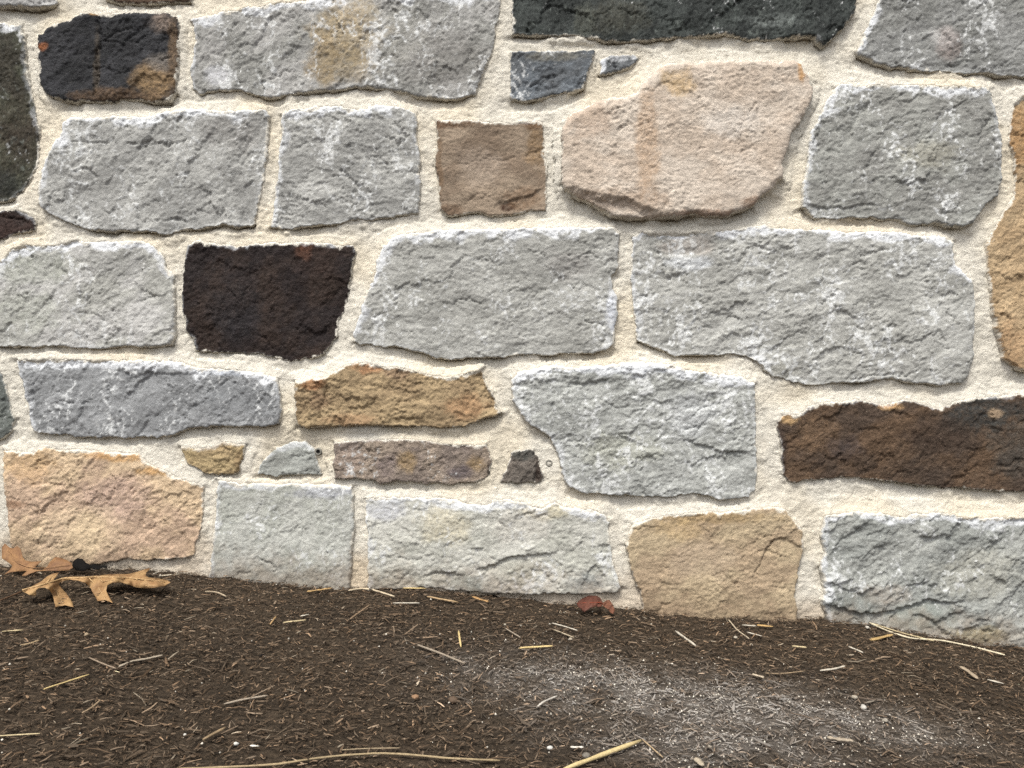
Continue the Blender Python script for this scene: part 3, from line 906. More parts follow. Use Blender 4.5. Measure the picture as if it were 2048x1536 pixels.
hm += 0.0005 * fbm(x * 0.3, z + 0.15 * x, 0.0050, 3, 521, 0.6) + 0.00055 * fbm(x, z, 0.0036, 2, 531, 0.8)
hm -= np.where(sd > 0, sd * 0.75, 0)
hm -= 0.0045 * np.clip(gzz, 0, 1) ** 2 * np.exp(-np.abs(sd) / 0.0022) * sstep(-0.35, 0.3, fbm(x, z, 0.05, 3, 591))
hm += 0.0006 * facets(x + 0.2 * WXm.ravel(), z * 1.3, 0.0042, 15, 0.5) * (0.4 + 0.6 * sstep(-0.2, 0.3, fbm(x, z, 0.06, 2, 595)))
c = alb((221, 214, 199))[None] * (1 + 0.06 * fbm(x, z, 0.09, 3, 551) + 0.05 * fbm(x, z, 0.01, 3, 561))[:, None]
grey = sstep(0.0, 0.55, fbm(x, z, 0.07, 4, 575, 0.65))[:, None] * 0.35
c = c * (1 - grey) + alb((196, 190, 176))[None] * grey
warm = sstep(-0.1, 0.5, fbm(x, z, 0.13, 3, 571))[:, None]
c = c * (1 - warm) + c * np.array([1.03, 0.985, 0.91])[None] * warm
damp = 1.5 * sstep(0.06, 0.0, z - foot(x) + 0.03 * fbm(x, z, 0.05, 4, 581))[:, None]   # splashed soil at the foot
c = c * (1 - damp * 0.35) + alb((176, 150, 118))[None] * damp * 0.35
L = (SD < 0.0065)
keep = L[:-1, :-1] & L[1:, :-1] & L[:-1, 1:] & L[1:, 1:]
used, q = grid_faces(nx, nz, keep)
V = np.stack([x, -hm, z], 1)[used]
mo = link("mortar", mesh_np("mortar", V, q, True, np.clip(c[used], 0.01, 0.85)), wall, M_MORTAR)


def box_mesh(name, x0, x1, y0, y1, z0, z1):
    V = [(a, b, c_) for a in (x0, x1) for b in (y0, y1) for c_ in (z0, z1)]
    Fq = [(0, 1, 3, 2), (4, 6, 7, 5), (0, 4, 5, 1), (2, 3, 7, 6), (0, 2, 6, 4), (1, 5, 7, 3)]
    me = bpy.data.meshes.new(name)
    me.from_pydata(V, [], Fq)
    return me


M_CORE = plain_mat("rubble_core", (0.4, 0.36, 0.3), 0.95)
link("core", box_mesh("core", WX0 + .004, WX1 - .004, 0.0155, 0.38, -0.14, WALL_TOP - .004), wall, M_CORE)


def lathe(prof, seg=14):
    """profile of (radius, forward) turned round the wall's normal"""
    V, Fq = [], []
    for (r, f) in prof:
        for k_ in range(seg):
            a = 2 * math.pi * k_ / seg
            V.append((r * math.cos(a), -f, r * math.sin(a)))
    for i in range(len(prof) - 1):
        for k_ in range(seg):
            a, b = i * seg + k_, i * seg + (k_ + 1) % seg
            Fq.append((a, b, b + seg, a + seg))
    Fq.append(tuple(range((len(prof) - 1) * seg, len(prof) * seg)))
    me = bpy.data.meshes.new("pin_hole")
    me.from_pydata(V, [], Fq)
    return me


M_HOLE = plain_mat("dark_tube", (0.012, 0.011, 0.01), 0.8)
M_RING = plain_mat("grey_grit", (0.2, 0.19, 0.165), 0.9)
for (px, py) in ((637, 903), (1098, 926)):
    X0, Z0 = W(px, py, 0.004)
    ring = link("pin_hole", lathe([(0.0048, 0.001), (0.0046, 0.0052), (0.0036, 0.0064), (0.0025, 0.0062), (0.0022, 0.004)]), wall, M_RING)
    ring.location = (X0, 0, Z0)
    link("pin_bore", lathe([(0.00225, 0.0058), (0.0021, 0.0056), (0.0016, 0.005), (0.0004, 0.0045)], 10), ring, M_HOLE)

# ------------------------------------------------------------------ the ground
GX_ = [-1600, -300, 0, 150, 300, 420, 560, 700, 850, 1000, 1150, 1280, 1400, 1600, 1700, 1800, 1900, 2048, 2200, 3600]
GY_ = [1105, 1122, 1134, 1138, 1142, 1154, 1170, 1178, 1180, 1196, 1212, 1222, 1234, 1240, 1243, 1258, 1277, 1296, 1310, 1350]
gxw = np.array([(a - 1024) * (D - 0.012) / F for a in GX_])
gzw = np.array([ZC - (b - 768) * (D - 0.012) / F for b in GY_])


def gz_fun(x, y):
    x, y = np.atleast_1d(np.asarray(x, float)), np.atleast_1d(np.asarray(y, float))
    a = sum(np.interp(x + d, gxw, gzw) for d in (-0.03, -0.015, 0, 0.015, 0.03)) / 5
    near = np.interp(x, gxw, gzw)
    lin_ = np.interp(x, [-2.5, -0.6, 0.6, 2.5], [0.06, 0.047, -0.052, -0.075])
    t = sstep(-0.03, -0.30, y)
    t0 = sstep(0.0, -0.05, y)
    z = (near * (1 - t0) + a * t0) * (1 - t) + lin_ * t
    b = 0.0042 * fbm(x, y, 0.11, 3, 601) + 0.0030 * fbm(x, y, 0.026, 3, 611, 0.6)
    w_ = 0.0035 * fbm(x, y * 0.4, 0.032, 3, 615, 0.6) * sstep(-0.10, -0.02, y)
    return z + b * sstep(0.0, -0.06, y) + w_


def ground_pt(px, py, lift=0.0):
    """the point of the ground (plus lift) seen at this pixel"""
    rx, rz = (px - 1024) / F, -(py - 768) / F
    dpt = 0.7
    for _ in range(60):
        zz = gz_fun(rx * dpt, -D + dpt)[0] + lift
        nd = (zz - ZC) / rz
        dpt = 0.5 * dpt + 0.5 * min(max(nd, 0.2), D - 0.002)
    return Vector((rx * dpt, -D + dpt, ZC + rz * dpt))


def dust_mask(x, y):
    """pale mortar dust swept over the mulch"""
    a = np.exp(-(((x - 0.15) / 0.16) ** 2 + ((y + 0.25 + 0.10 * (x - .15)) / 0.065) ** 2) ** 1.1)
    b = 0.75 * np.exp(-(((x - 0.29) / 0.09) ** 2 + ((y + 0.275) / 0.045) ** 2))
    c_ = 0.75 * np.exp(-(((x - 0.15) / 0.10) ** 2 + ((y + 0.325) / 0.045) ** 2))
    d_ = 0.5 * np.exp(-(((x - 0.01) / 0.08) ** 2 + ((y + 0.215) / 0.03) ** 2))
    m = np.maximum.reduce([a, b, c_, d_])
    return np.clip(m * (0.85 + 1.3 * fbm(x, y, 0.03, 4, 641, 0.65)), 0, 1)


def geo(a, b, n):
    return a * (b / a) ** (np.arange(1, n + 1) / n)


fx = np.arange(-0.95, 0.9501, 0.006)
fy = np.arange(-0.72, 0.0301, 0.0048)
gx_ax = np.concatenate([-0.95 - geo(0.01, 60, 30)[::-1], fx, 0.95 + geo(0.01, 60, 30)])
gy_ax = np.concatenate([-0.72 - geo(0.01, 60, 30)[::-1], fy, 0.03 + geo(0.02, 60, 16)])
X, Y = np.meshgrid(gx_ax, gy_ax)
zz = gz_fun(X.ravel(), Y.ravel()) + 0.0011 * fbm(X.ravel(), Y.ravel(), 0.009, 3, 621)
V = np.stack([X.ravel(), Y.ravel(), zz - 0.001], 1)
used, q = grid_faces(len(gx_ax), len(gy_ax), np.ones((len(gy_ax) - 1, len(gx_ax) - 1), bool))
gr = link("ground", mesh_np("ground", V, q, True, None, {"dust": dust_mask(X.ravel(), Y.ravel())}), None, M_SOIL)
tag(gr, "dark brown mulch bed sloping down to the right at the foot of the wall", "ground", kind='structure')


rs = np.random.RandomState(21)


def shreds(n, lmin, lmax, wmin, wmax, pale, zoff, pitch, xr=0.95, yr=(-0.70, -0.004), dusty=None):
    """n bent splinters of wood: three triangular rings each"""
    x = rs.uniform(-xr, xr, n)
    y = rs.uniform(yr[0], yr[1], n)
    if dusty is not None:
        m = dust_mask(x, y)
        ok = rs.rand(n) < m
        x, y = x[ok], y[ok]
        n = len(x)
    ok = np.abs(x) < (0.12 + 0.95 * (y + D))          # wedge the lens (and a step aside) can see
    x, y = x[ok], y[ok]
    n = len(x)
    L = lmin * (lmax / lmin) ** (rs.rand(n) ** 1.6)
    Wd = wmin + (wmax - wmin) * rs.rand(n) ** 2 * np.clip(L / lmax + .4, 0, 1)
    yaw = rs.uniform(0, np.pi, n)
    pit = rs.normal(0, pitch, n)
    bend = rs.normal(0, 0.07, n)
    arch = rs.normal(0.02, 0.04, n)
    zc = gz_fun(x, y) + rs.uniform(0, zoff, n)
    y = np.minimum(y, -0.004)
    dx, dy = np.cos(yaw), np.sin(yaw)
    ts = (-0.5, 0.0, 0.5)
    sc_ = (0.55, 1.0, 0.45)
    Vs = []
    ym = -0.016                                        # nothing pokes into the stones
    for t, sw in zip(ts, sc_):
        lat = bend * (t * t * 4 - 0.5) * L * 0.5
        cx_ = x + dx * t * L - dy * lat
        cy_ = y + dy * t * L + dx * lat
        cy_ = np.minimum(cy_, np.where(y > ym, y, ym))
        cz_ = zc + pit * t * L - arch * (t * t * 4 - 0.5) * L
        cz_ = np.maximum(cz_, gz_fun(cx_, cy_) - 0.0008)
        hw, th = Wd * sw * 0.5, Wd * sw * 0.45
        roll = rs.normal(0, 0.35, n)
        for (a, b) in ((-1, 0), (1, 0), (0.15, 1)):
            Vs.append(np.stack([cx_ - dy * hw * a, cy_ + dx * hw * a, cz_ + th * b + hw * a * roll], 1))
    V = np.stack(Vs, 1).reshape(-1, 3)
    base = np.arange(n)[:, None] * 9
    fq = []
    for r in (0, 3):
        for k_ in range(3):
            a, b = r + k_, r + (k_ + 1) % 3
            fq.append(base + np.array([[a, b, b + 3, a + 3]]))
    q = np.concatenate(fq, 0)
    dm = dust_mask(x, y)
    br = np.exp(rs.normal(0, 0.6, n)) * 0.058
    hue = rs.rand(n)[:, None]
    colr = br[:, None] * (np.array([[1.20, 0.78, 0.47]]) * (1 - hue) + np.array([[1.08, 0.82, 0.58]]) * hue)
    pk = rs.rand(n) < pale
    colr = np.where(pk[:, None], np.array([[0.25, 0.205, 0.15]]) * np.exp(rs.normal(-0.25, 0.4, n))[:, None], colr)
    lf = np.clip(dm * rs.uniform(0.2, 1.25, n), 0, 1)[:, None] * 0.75
    colr = colr * (1 - lf) + np.array([[0.385, 0.36, 0.33]]) * lf
    return V, q, np.repeat(np.clip(colr, 0.008, 0.7), 9, 0)


parts = [shreds(90000, 0.0018, 0.0072, 0.0006, 0.0017, 0.012, 0.0024, 0.28),
         shreds(18000, 0.005, 0.013, 0.0007, 0.0019, 0.02, 0.0030, 0.16),
         shreds(1300, 0.012, 0.028, 0.0009, 0.0024, 0.05, 0.0038, 0.07),
         shreds(60000, 0.0014, 0.0045, 0.0005, 0.0012, 0.04, 0.0032, 0.34, dusty=True)]
off, VV, QQ, CC = 0, [], [], []
for V, q, c_ in parts:
    VV.append(V)
    QQ.append(q + off)
    CC.append(c_)
    off += len(V)
mu = link("mulch", mesh_np("mulch", np.concatenate(VV), np.concatenate(QQ), False, np.concatenate(CC)), None, M_SHRED)
tag(mu, "dark brown shredded bark mulch spread in front of the wall", "mulch", kind='stuff')


def crumbs(n):
    x = rs.uniform(-0.6, 0.75, n * 6)
    y = rs.uniform(-0.62, -0.02, n * 6)
    ok = rs.rand(n * 6) < dust_mask(x, y) * 0.95 + 0.016
    x, y = x[ok][:n], y[ok][:n]
    n = len(x)
    r = 0.0003 + 0.0009 * rs.rand(n) ** 3
    z = gz_fun(x, y) + 0.0026 + r * 0.3
    octa = np.array([(1, 0, 0), (0, 1, 0), (-1, 0, 0), (0, -1, 0), (0, 0, 1), (0, 0, -1)], float)
    ft = np.array([(0, 1, 4), (1, 2, 4), (2, 3, 4), (3, 0, 4), (1, 0, 5), (2, 1, 5), (3, 2, 5), (0, 3, 5)])
    J = octa[None] * r[:, None, None] * rs.uniform(0.7, 1.3, (n, 6, 1))
    a = rs.rand(n) * 6.28
    ca, sa = np.cos(a)[:, None], np.sin(a)[:, None]
    V = np.stack([J[..., 0] * ca - J[..., 1] * sa + x[:, None], J[..., 0] * sa + J[..., 1] * ca + y[:, None], J[..., 2] + z[:, None]], 2)
    q = (np.arange(n)[:, None, None] * 6 + ft[None]).reshape(-1, 3)
    colr = np.array([[0.56, 0.51, 0.43]]) * rs.uniform(0.55, 1.15, n)[:, None]
    return V.reshape(-1, 3), q, np.repeat(colr, 6, 0)


V, q, c_ = crumbs(4200)
cr = link("mortar_crumbs", mesh_np("mortar_crumbs", V, q, True, c_), None, M_SHRED)
tag(cr, "pale mortar crumbs and dust scattered over the mulch", "crumbs", kind='stuff')

# ------------------------------------------------------------------ straws, twigs and chips that can be told apart
MATS = {}


def litter_mat(rgb):
    key = tuple(rgb)
    if key not in MATS:
        MATS[key] = plain_mat("dry_straw_%d" % len(MATS), alb(rgb), 0.7, 420, 0.22, (1, 1, 1), 0.3)
    return MATS[key]


YEL, STRAW, TAN, GREYW, PALE, OCH, BRN = (206, 180, 120), (190, 171, 130), (168, 146, 110), (148, 134, 116), (188, 178, 160), (178, 144, 92), (122, 98, 76)


def strip(name, pts, wpx, rgb, label, cat, group=None, flat=0.6, lift=0.0035, ragged=0.0):
    """a stalk or chip lying on the mulch along the given course"""
    P = []
    for i in range(len(pts) - 1):
        for k_ in range(6):
            t = k_ / 6
            P.append((pts[i][0] * (1 - t) + pts[i + 1][0] * t, pts[i][1] * (1 - t) + pts[i + 1][1] * t))
    P.append(pts[-1])
    pw = [ground_pt(a, b, lift) for a, b in P]
    n = len(pw)
    if len(pts) > 2:
        for _ in range(3):
            pw = [pw[0]] + [(pw[i - 1] + pw[i] * 2 + pw[i + 1]) / 4 for i in range(1, n - 1)] + [pw[-1]]
    rr = random.Random(len(label) * 31 + int(pts[0][0]))
    ctr = sum(pw, Vector()) / n
    base = Vector((ctr.x, ctr.y, float(gz_fun(ctr.x, ctr.y)[0])))
    V, Fq, S = [], [], 6
    for i, p in enumerate(pw):
        tg = (pw[min(i + 1, n - 1)] - pw[max(i - 1, 0)]).normalized()
        sd_ = tg.cross(Vector((0, 0, 1))).normalized()
        upv = sd_.cross(tg)
        dep = p.y + D
        rad = wpx * dep / F * 0.44
        endt = 0.62 if i in (0, n - 1) else 1.0
        rad *= endt * (1 + ragged * rr.uniform(-1, 1))
        for k_ in range(S):
            a = 2 * math.pi * (k_ + .5) / S
            V.append(p - base + sd_ * rad * math.cos(a) + upv * rad * flat * math.sin(a))
    for i in range(n - 1):
        for k_ in range(S):
            a, b = i * S + k_, i * S + (k_ + 1) % S
            Fq.append((a, b, b + S, a + S))
    Fq.append(tuple(range(S))[::-1])
    Fq.append(tuple(range((n - 1) * S, n * S)))
    me = bpy.data.meshes.new(name)
    me.from_pydata(V, [], Fq)
    for p in me.polygons:
        p.use_smooth = len(p.vertices) == 4
    o = link(name, me, None, litter_mat(rgb))
    o.location = base
    return tag(o, label, cat, group)


G1, G2, G3 = "straws lying on the mulch", "twigs lying on the mulch", "wood chips lying on the mulch"
LIT = [
    ("straw", [(88, 1378), (178, 1349)], 4.5, YEL, "yellow straw lying alone at left, below the oak leaves", "straw", G1),
    ("straw", [(-6, 1472), (80, 1467)], 4, STRAW, "pale straw running out of the frame at the lower left", "straw", G1),
    ("straw", [(917, 1262), (922, 1294)], 5, YEL, "short yellow straw pointing towards the wall", "straw", G1),
    ("straw", [(1040, 1296), (1105, 1292)], 6, YEL, "short yellow straw parallel to the wall, below the red leaf", "straw", G1),
    ("twig", [(833, 1289), (880, 1306), (930, 1327)], 5.5, GREYW, "straight greyish twig slanting down to the right, left of the yellow straws", "twig", G2),
    ("straw", [(1128, 1538), (1281, 1481)], 12, (196, 174, 122), "thickest straw, pale tan, at the bottom of the picture", "straw", G1),
    ("grass_stem", [(350, 1538), (430, 1535), (500, 1532), (560, 1528), (620, 1518), (680, 1511), (760, 1506), (820, 1509), (900, 1517), (1000, 1521)],
     6, (156, 136, 102), "long curving tan grass stem along the bottom of the picture", "grass stem", None),
    ("grass_stem", [(1738, 1245), (1775, 1262), (1820, 1277), (1880, 1280), (1940, 1292), (2010, 1310)], 4.5, (212, 198, 166),
     "long pale bent grass stem below the craggy corner stone", "grass stem", None),
    ("straw", [(1742, 1246), (1800, 1265), (1868, 1282)], 3.5, STRAW, "thin pale straw crossing the long bent grass stem at right", "straw", G1),
    ("wood_chip", [(1742, 1280), (1785, 1269)], 11, (168, 138, 86), "olive tan chip under the long bent grass stem", "wood chip", G3),
    ("straw", [(1697, 1293), (1726, 1305)], 4.5, PALE, "short pale straw left of the olive tan chip", "straw", G1),
    ("straw", [(1584, 1292), (1613, 1295)], 4.5, STRAW, "short pale straw below the tan sandstone's right corner", "straw", G1),
    ("twig", [(1351, 1262), (1391, 1291)], 6, PALE, "pale twig slanting down below the left half of the tan sandstone", "twig", G2),
    ("twig", [(1640, 1341), (1668, 1338), (1690, 1332)], 5, PALE, "pale slightly bent twig on dark mulch above the dusty patch at right", "twig", G2),
    ("wood_chip", [(1505, 1348), (1528, 1355)], 11, (176, 160, 136), "stubby pale chip at the upper edge of the dusty patch", "wood chip", G3),
    ("wood_chip", [(1921, 1333), (1935, 1341), (1955, 1357)], 11, (160, 142, 118), "broad grey tan chip near the right edge", "wood chip", G3),
    ("wood_chip", [(1975, 1359), (2007, 1367)], 7, PALE, "narrow pale chip right of the broad grey tan chip", "wood chip", G3),
    ("wood_chip", [(1654, 1474), (1676, 1478), (1706, 1481)], 15, (160, 146, 126), "largest flat grey chip near the bottom right", "wood chip", G3),
    ("wood_chip", [(1391, 1516), (1406, 1531)], 17, (168, 154, 132), "stout pale chip right of the thickest straw", "wood chip", G3),
    ("wood_chip", [(1141, 1494), (1167, 1494)], 8, (216, 208, 194), "white chip just above the thickest straw", "wood chip", G3),
    ("twig", [(448, 1408), (490, 1398), (536, 1391)], 5.5, GREYW, "greyish twig slanting up to the right at lower left", "twig", G2),
    ("twig", [(406, 1479), (451, 1455)], 8, (144, 122, 92), "thick brown twig below the greyish twig at lower left", "twig", G2),
    ("twig", [(164, 1426), (183, 1416), (201, 1400)], 5, (150, 128, 100), "short twig below the lone yellow straw at left", "twig", G2),
    ("wood_chip", [(500, 1491), (518, 1492)], 7, (224, 218, 204), "small white chip beside a white pebble at lower left", "wood chip", G3),
    ("leaf_scrap", [(614, 1183), (638, 1180), (663, 1176)], 9, OCH, "torn yellow leaf scrap against the smooth grey stone", "leaf scrap", None),
    ("grass_stem", [(697, 1181), (722, 1177), (745, 1179), (789, 1193)], 5, (196, 178, 148), "bent pale grass stem under the gap left of the cream patched stone", "grass stem", None),
    ("twig", [(854, 1193), (918, 1205)], 5, (170, 142, 104), "tan twig just under the cream patched stone", "twig", G2),
    ("straw", [(806, 1176), (852, 1177)], 3.5, YEL, "thin yellow straw lying at the foot of the cream patched stone", "straw", G1),
    ("leaf_scrap", [(946, 1193), (958, 1198), (977, 1203)], 10, (170, 132, 84), "crumpled ochre leaf scrap under the cream patched stone", "leaf scrap", None),
    ("straw", [(786, 1206), (839, 1206)], 3.5, PALE, "thin pale straw parallel to the wall below the bent grass stem", "straw", G1),
    ("twig", [(1104, 1246), (1130, 1253), (1155, 1261)], 3.5, PALE, "upper of two thin pale twigs below the red leaf", "twig", G2),
    ("twig", [(1104, 1258), (1148, 1275)], 3.5, (170, 154, 128), "lower of two thin pale twigs below the red leaf", "twig", G2),
    ("twig", [(1010, 1256), (1041, 1275)], 3.5, GREYW, "thin grey twig above the short yellow straw parallel to the wall", "twig", G2),
    ("grass_stem", [(1456, 1238), (1474, 1260), (1498, 1277)], 3.5, (182, 166, 140), "thin curved grass stem against the tan sandstone", "grass stem", None),
    ("leaf_scrap", [(1514, 1250), (1546, 1253)], 9, (184, 148, 92), "ochre leaf scrap at the foot of the tan sandstone", "leaf scrap", None),
    ("straw", [(1484, 1250), (1512, 1252)], 3.5, PALE, "thin pale straw touching the ochre scrap under the tan sandstone", "straw", G1),
    ("wood_chip", [(1494, 1264), (1523, 1272)], 5, PALE, "pale sliver below the ochre scrap under the tan sandstone", "wood chip", G3),
    ("straw", [(4, 1263), (46, 1260)], 4, STRAW, "short pale straw near the left edge below the oak leaf stalk", "straw", G1),
    ("wood_chip", [(41, 1290), (60, 1287), (78, 1280)], 7, (150, 128, 96), "tan chip near the left edge", "wood chip", G3),
    ("twig", [(178, 1315), (205, 1327), (232, 1337)], 4, (142, 124, 104), "thin bent twig left of a strip of pale fibrous bark", "twig", G2),
    ("bark_strip", [(238, 1333), (262, 1322), (290, 1318), (325, 1310)], 9, (160, 146, 126), "pale fibrous strip of bark on the mulch at left", "bark", None),
    ("twig", [(304, 1149), (325, 1141)], 3.5, PALE, "short pale twig leaning behind the tip of the oak leaf", "twig", G2),
    ("twig", [(318, 1152), (359, 1148)], 3.5, (190, 176, 152), "pale twig lying right of the tip of the oak leaf", "twig", G2),
    ("twig", [(410, 1183), (434, 1184), (453, 1193)], 4, (168, 150, 124), "bent twig in front of the smooth grey stone's left corner", "twig", G2),
    ("twig", [(540, 1249), (552, 1233)], 4.5, (164, 132, 88), "ochre twig pointing to the smooth grey stone", "twig", G2),
    ("straw", [(567, 1245), (612, 1240)], 4.5, STRAW, "straw right of the ochre twig in front of the smooth grey stone", "straw", G1),
    ("wood_chip", [(601, 1232), (617, 1229)], 7, PALE, "pale chip above a straw in front of the smooth grey stone", "wood chip", G3),
    ("twig", [(1073, 1415), (1087, 1403), (1114, 1392)], 5, (184, 176, 164), "pale curved twig at the left end of the dusty patch", "twig", G2),
    ("twig", [(1285, 1479), (1326, 1515)], 4, (170, 146, 112), "thin tan twig running from the end of the thickest straw", "twig", G2),
    ("twig", [(684, 1500), (728, 1497), (800, 1496)], 3.5, (150, 132, 104), "thin dull twig just above the long curving stem", "twig", G2),
    ("twig", [(1530, 1346), (1560, 1348), (1610, 1342)], 3.5, (138, 118, 92), "thin brown twig curving right from the stubby pale chip", "twig", G2),
    ("twig", [(700, 1238), (742, 1208)], 4, (142, 118, 92), "brown twig slanting up to the light grey cream patched stone", "twig", G2),
]
for (nm, pts, wp, rgb, lab, cat, grp) in LIT:
    flat = 0.35 if nm in ("wood_chip", "leaf_scrap", "bark_strip") else 0.85
    strip(nm, pts, wp, rgb, lab, cat, grp, flat, 0.0020 + wp * 0.0001, 0.3 if flat < .5 else 0.13)


def pebble(px, py, rpx, rgb, label, group="pebbles on the mulch"):
    p = ground_pt(px, py, 0.002)
    r = rpx * 0.82 * (p.y + D) / F
    bm = bmesh.new()
    bmesh.ops.create_icosphere(bm, subdivisions=2, radius=r)
    rr = random.Random(int(px * 7 + py))
    a, b, c_ = rr.uniform(0.8, 1.2), rr.uniform(0.75, 1.1), rr.uniform(0.6, 0.8)
    for v in bm.verts:
        k_ = 1 + 0.26 * rr.uniform(-1, 1)
        v.co = Vector((v.co.x * a * k_, v.co.y * b * k_, v.co.z * c_ * k_ + r * 0.25))
    me = bpy.data.meshes.new("pebble")
    bm.to_mesh(me)
    bm.free()
    for f in me.polygons:
        f.use_smooth = True
    o = link("pebble", me, None, litter_mat(tuple(v * 0.86 for v in rgb)))
    o.location = p - Vector((0, 0, 0.001))
    tag(o, label, "pebble", group)


for a in [(472, 1486, 6, (226, 222, 212), "white pebble beside a small white chip at lower left"),
          (370, 1467, 4.5, (222, 216, 204), "white pebble left of the thick brown twig's foot"),
          (173, 1268, 6, (176, 154, 122), "tan pebble below the middle of the oak leaf"),
          (1100, 1494, 6, (228, 224, 214), "white pebble left of the white chip above the thickest straw"),
          (830, 1394, 9, (170, 132, 98), "round orange brown pebble left of the dusty patch"),
          (906, 1400, 11, (112, 92, 74), "larger dull brown pebble beside the orange brown one"),
          (1041, 1250, 4.5, (196, 184, 164), "pale pebble below the cream patched stone's right half"),
          (1010, 1248, 3.5, (190, 178, 158), "smaller pale pebble left of the pale pebble below the cream patched stone"),
          (902, 1278, 4.5, (150, 132, 112), "brownish pebble left of the yellow straw that points to the wall"),
          (1141, 1277, 4, (186, 172, 150), "pale pebble beside the lower thin twig under the red leaf"),
          (1302, 1248, 4, (184, 172, 152), "pale pebble below the left corner of the tan sandstone"),
          (1471, 1274, 5, (192, 180, 160), "pale pebble below the thin curved stem at the tan sandstone"),
          (1734, 1254, 4.5, (214, 206, 190), "white pebble at the start of the long bent grass stem"),
          (1727, 1414, 8, (214, 208, 196), "largest white pebble in the dusty patch's right part"),
          (1709, 1394, 8, (188, 176, 156), "tan pebble above the largest white pebble"),
          (1771, 1440, 7, (176, 166, 150), "greyish pebble right of the largest white pebble"),
          (1420, 1492, 5.5, (170, 158, 140), "dull pebble above the stout pale chip"),
          (1172, 1510, 9, (138, 130, 118), "grey pebble beside the thickest straw")]:
    pebble(*a)


# ------------------------------------------------------------------ fallen leaves
def leaf_mesh(name, outline, to3d, cuts=2, thick=0.0004):
    bm = bmesh.new()
    vs_ = [bm.verts.new((x_, -y_, 0)) for x_, y_ in outline]
    es = [bm.edges.new((vs_[i], vs_[(i + 1) % len(vs_)])) for i in range(len(vs_))]
    bmesh.ops.triangle_fill(bm, use_beauty=True, use_dissolve=False, edges=es)
    bmesh.ops.subdivide_edges(bm, edges=bm.edges[:], cuts=cuts, use_grid_fill=True)
    bmesh.ops.triangulate(bm, faces=bm.faces[:])
    pts = [to3d(v.co.x, -v.co.y) for v in bm.verts]
    ctr = sum(pts, Vector()) / len(pts)
    for v, p in zip(bm.verts, pts):
        v.co = p - ctr
    bmesh.ops.recalc_face_normals(bm, faces=bm.faces[:])
    bmesh.ops.solidify(bm, geom=bm.faces[:], thickness=thick)
    me = bpy.data.meshes.new(name)
    bm.to_mesh(me)
    bm.free()
    for f in me.polygons:
        f.use_smooth = True
    return me, ctr


def seg_d(pts, x_, y_):
    best = 1e9
    for (a, b) in zip(pts[:-1], pts[1:]):
        ex, ey = b[0] - a[0], b[1] - a[1]
        t = max(0, min(1, ((x_ - a[0]) * ex + (y_ - a[1]) * ey) / (ex * ex + ey * ey)))
        best = min(best, math.hypot(x_ - a[0] - t * ex, y_ - a[1] - t * ey))
    return best


def leaf_mat(name, c1, c2, rough=0.55):
    k = NT(name)
    pos = k.n("ShaderNodeNewGeometry").outputs["Position"]
    n1 = k.noise(pos, 70, 4, 0.6, 0.5)
    n2 = k.noise(pos, 700, 3, 0.6)
    col = k.mix(k.rng(n1, 0.35, 0.65, 0, 1), tuple(float(v) for v in alb(c1)), tuple(float(v) for v in alb(c2)))
    n3 = k.noise(pos, 230, 3, 0.6)
    col = k.mix(k.math('MULTIPLY', k.rng(n3, 0.60, 0.70, 0, 1), 0.55), col, tuple(float(v) * 0.45 for v in alb(c2)))
    k.l(k.mul(col, k.rng(n2, 0.3, 0.7, 0.85, 1.15)), k.b.inputs["Base Color"])
    k.b.inputs["Roughness"].default_value = rough
    k.b.inputs["Specular IOR Level"].default_value = 0.1
    k.bump(n1, 0.4, 0.002)
    return k.m


M_OAK = leaf_mat("dry_oak_leaf", (172, 137, 90), (142, 106, 68))
M_OAK2 = leaf_mat("brown_oak_leaf", (118, 84, 58), (148, 110, 70))
M_VEIN = plain_mat("leaf_rib", alb((190, 156, 108)), 0.6)
M_RED = leaf_mat("russet_leaf", (106, 66, 52), (82, 49, 39), 0.5)
M_SHADE_HOLLOW = leaf_mat("shade_hollow", (20, 17, 15), (13, 11, 10), 0.8)  # near black: the shade of a hollow put into the colour


def rib(name, pts3, r0, r1, parent, ctr, mat):
    V, Fq, S, n = [], [], 5, len(pts3)
    for i, p in enumerate(pts3):
        tg = (pts3[min(i + 1, n - 1)] - pts3[max(i - 1, 0)]).normalized()
        s_ = tg.cross(Vector((0, 0, 1))).normalized()
        u_ = s_.cross(tg)
        r = r0 + (r1 - r0) * i / (n - 1)
        for k_ in range(S):
            a = 2 * math.pi * k_ / S
            V.append(p - ctr + s_ * r * math.cos(a) + u_ * r * math.sin(a))
    for i in range(n - 1):
        for k_ in range(S):
            a, b = i * S + k_, i * S + (k_ + 1) % S
            Fq.append((a, b, b + S, a + S))
    Fq += [tuple(range(S))[::-1], tuple(range((n - 1) * S, n * S))]
    me = bpy.data.meshes.new(name)
    me.from_pydata(V, [], Fq)
    for f in me.polygons:
        f.use_smooth = True
    return link(name, me, parent, mat)


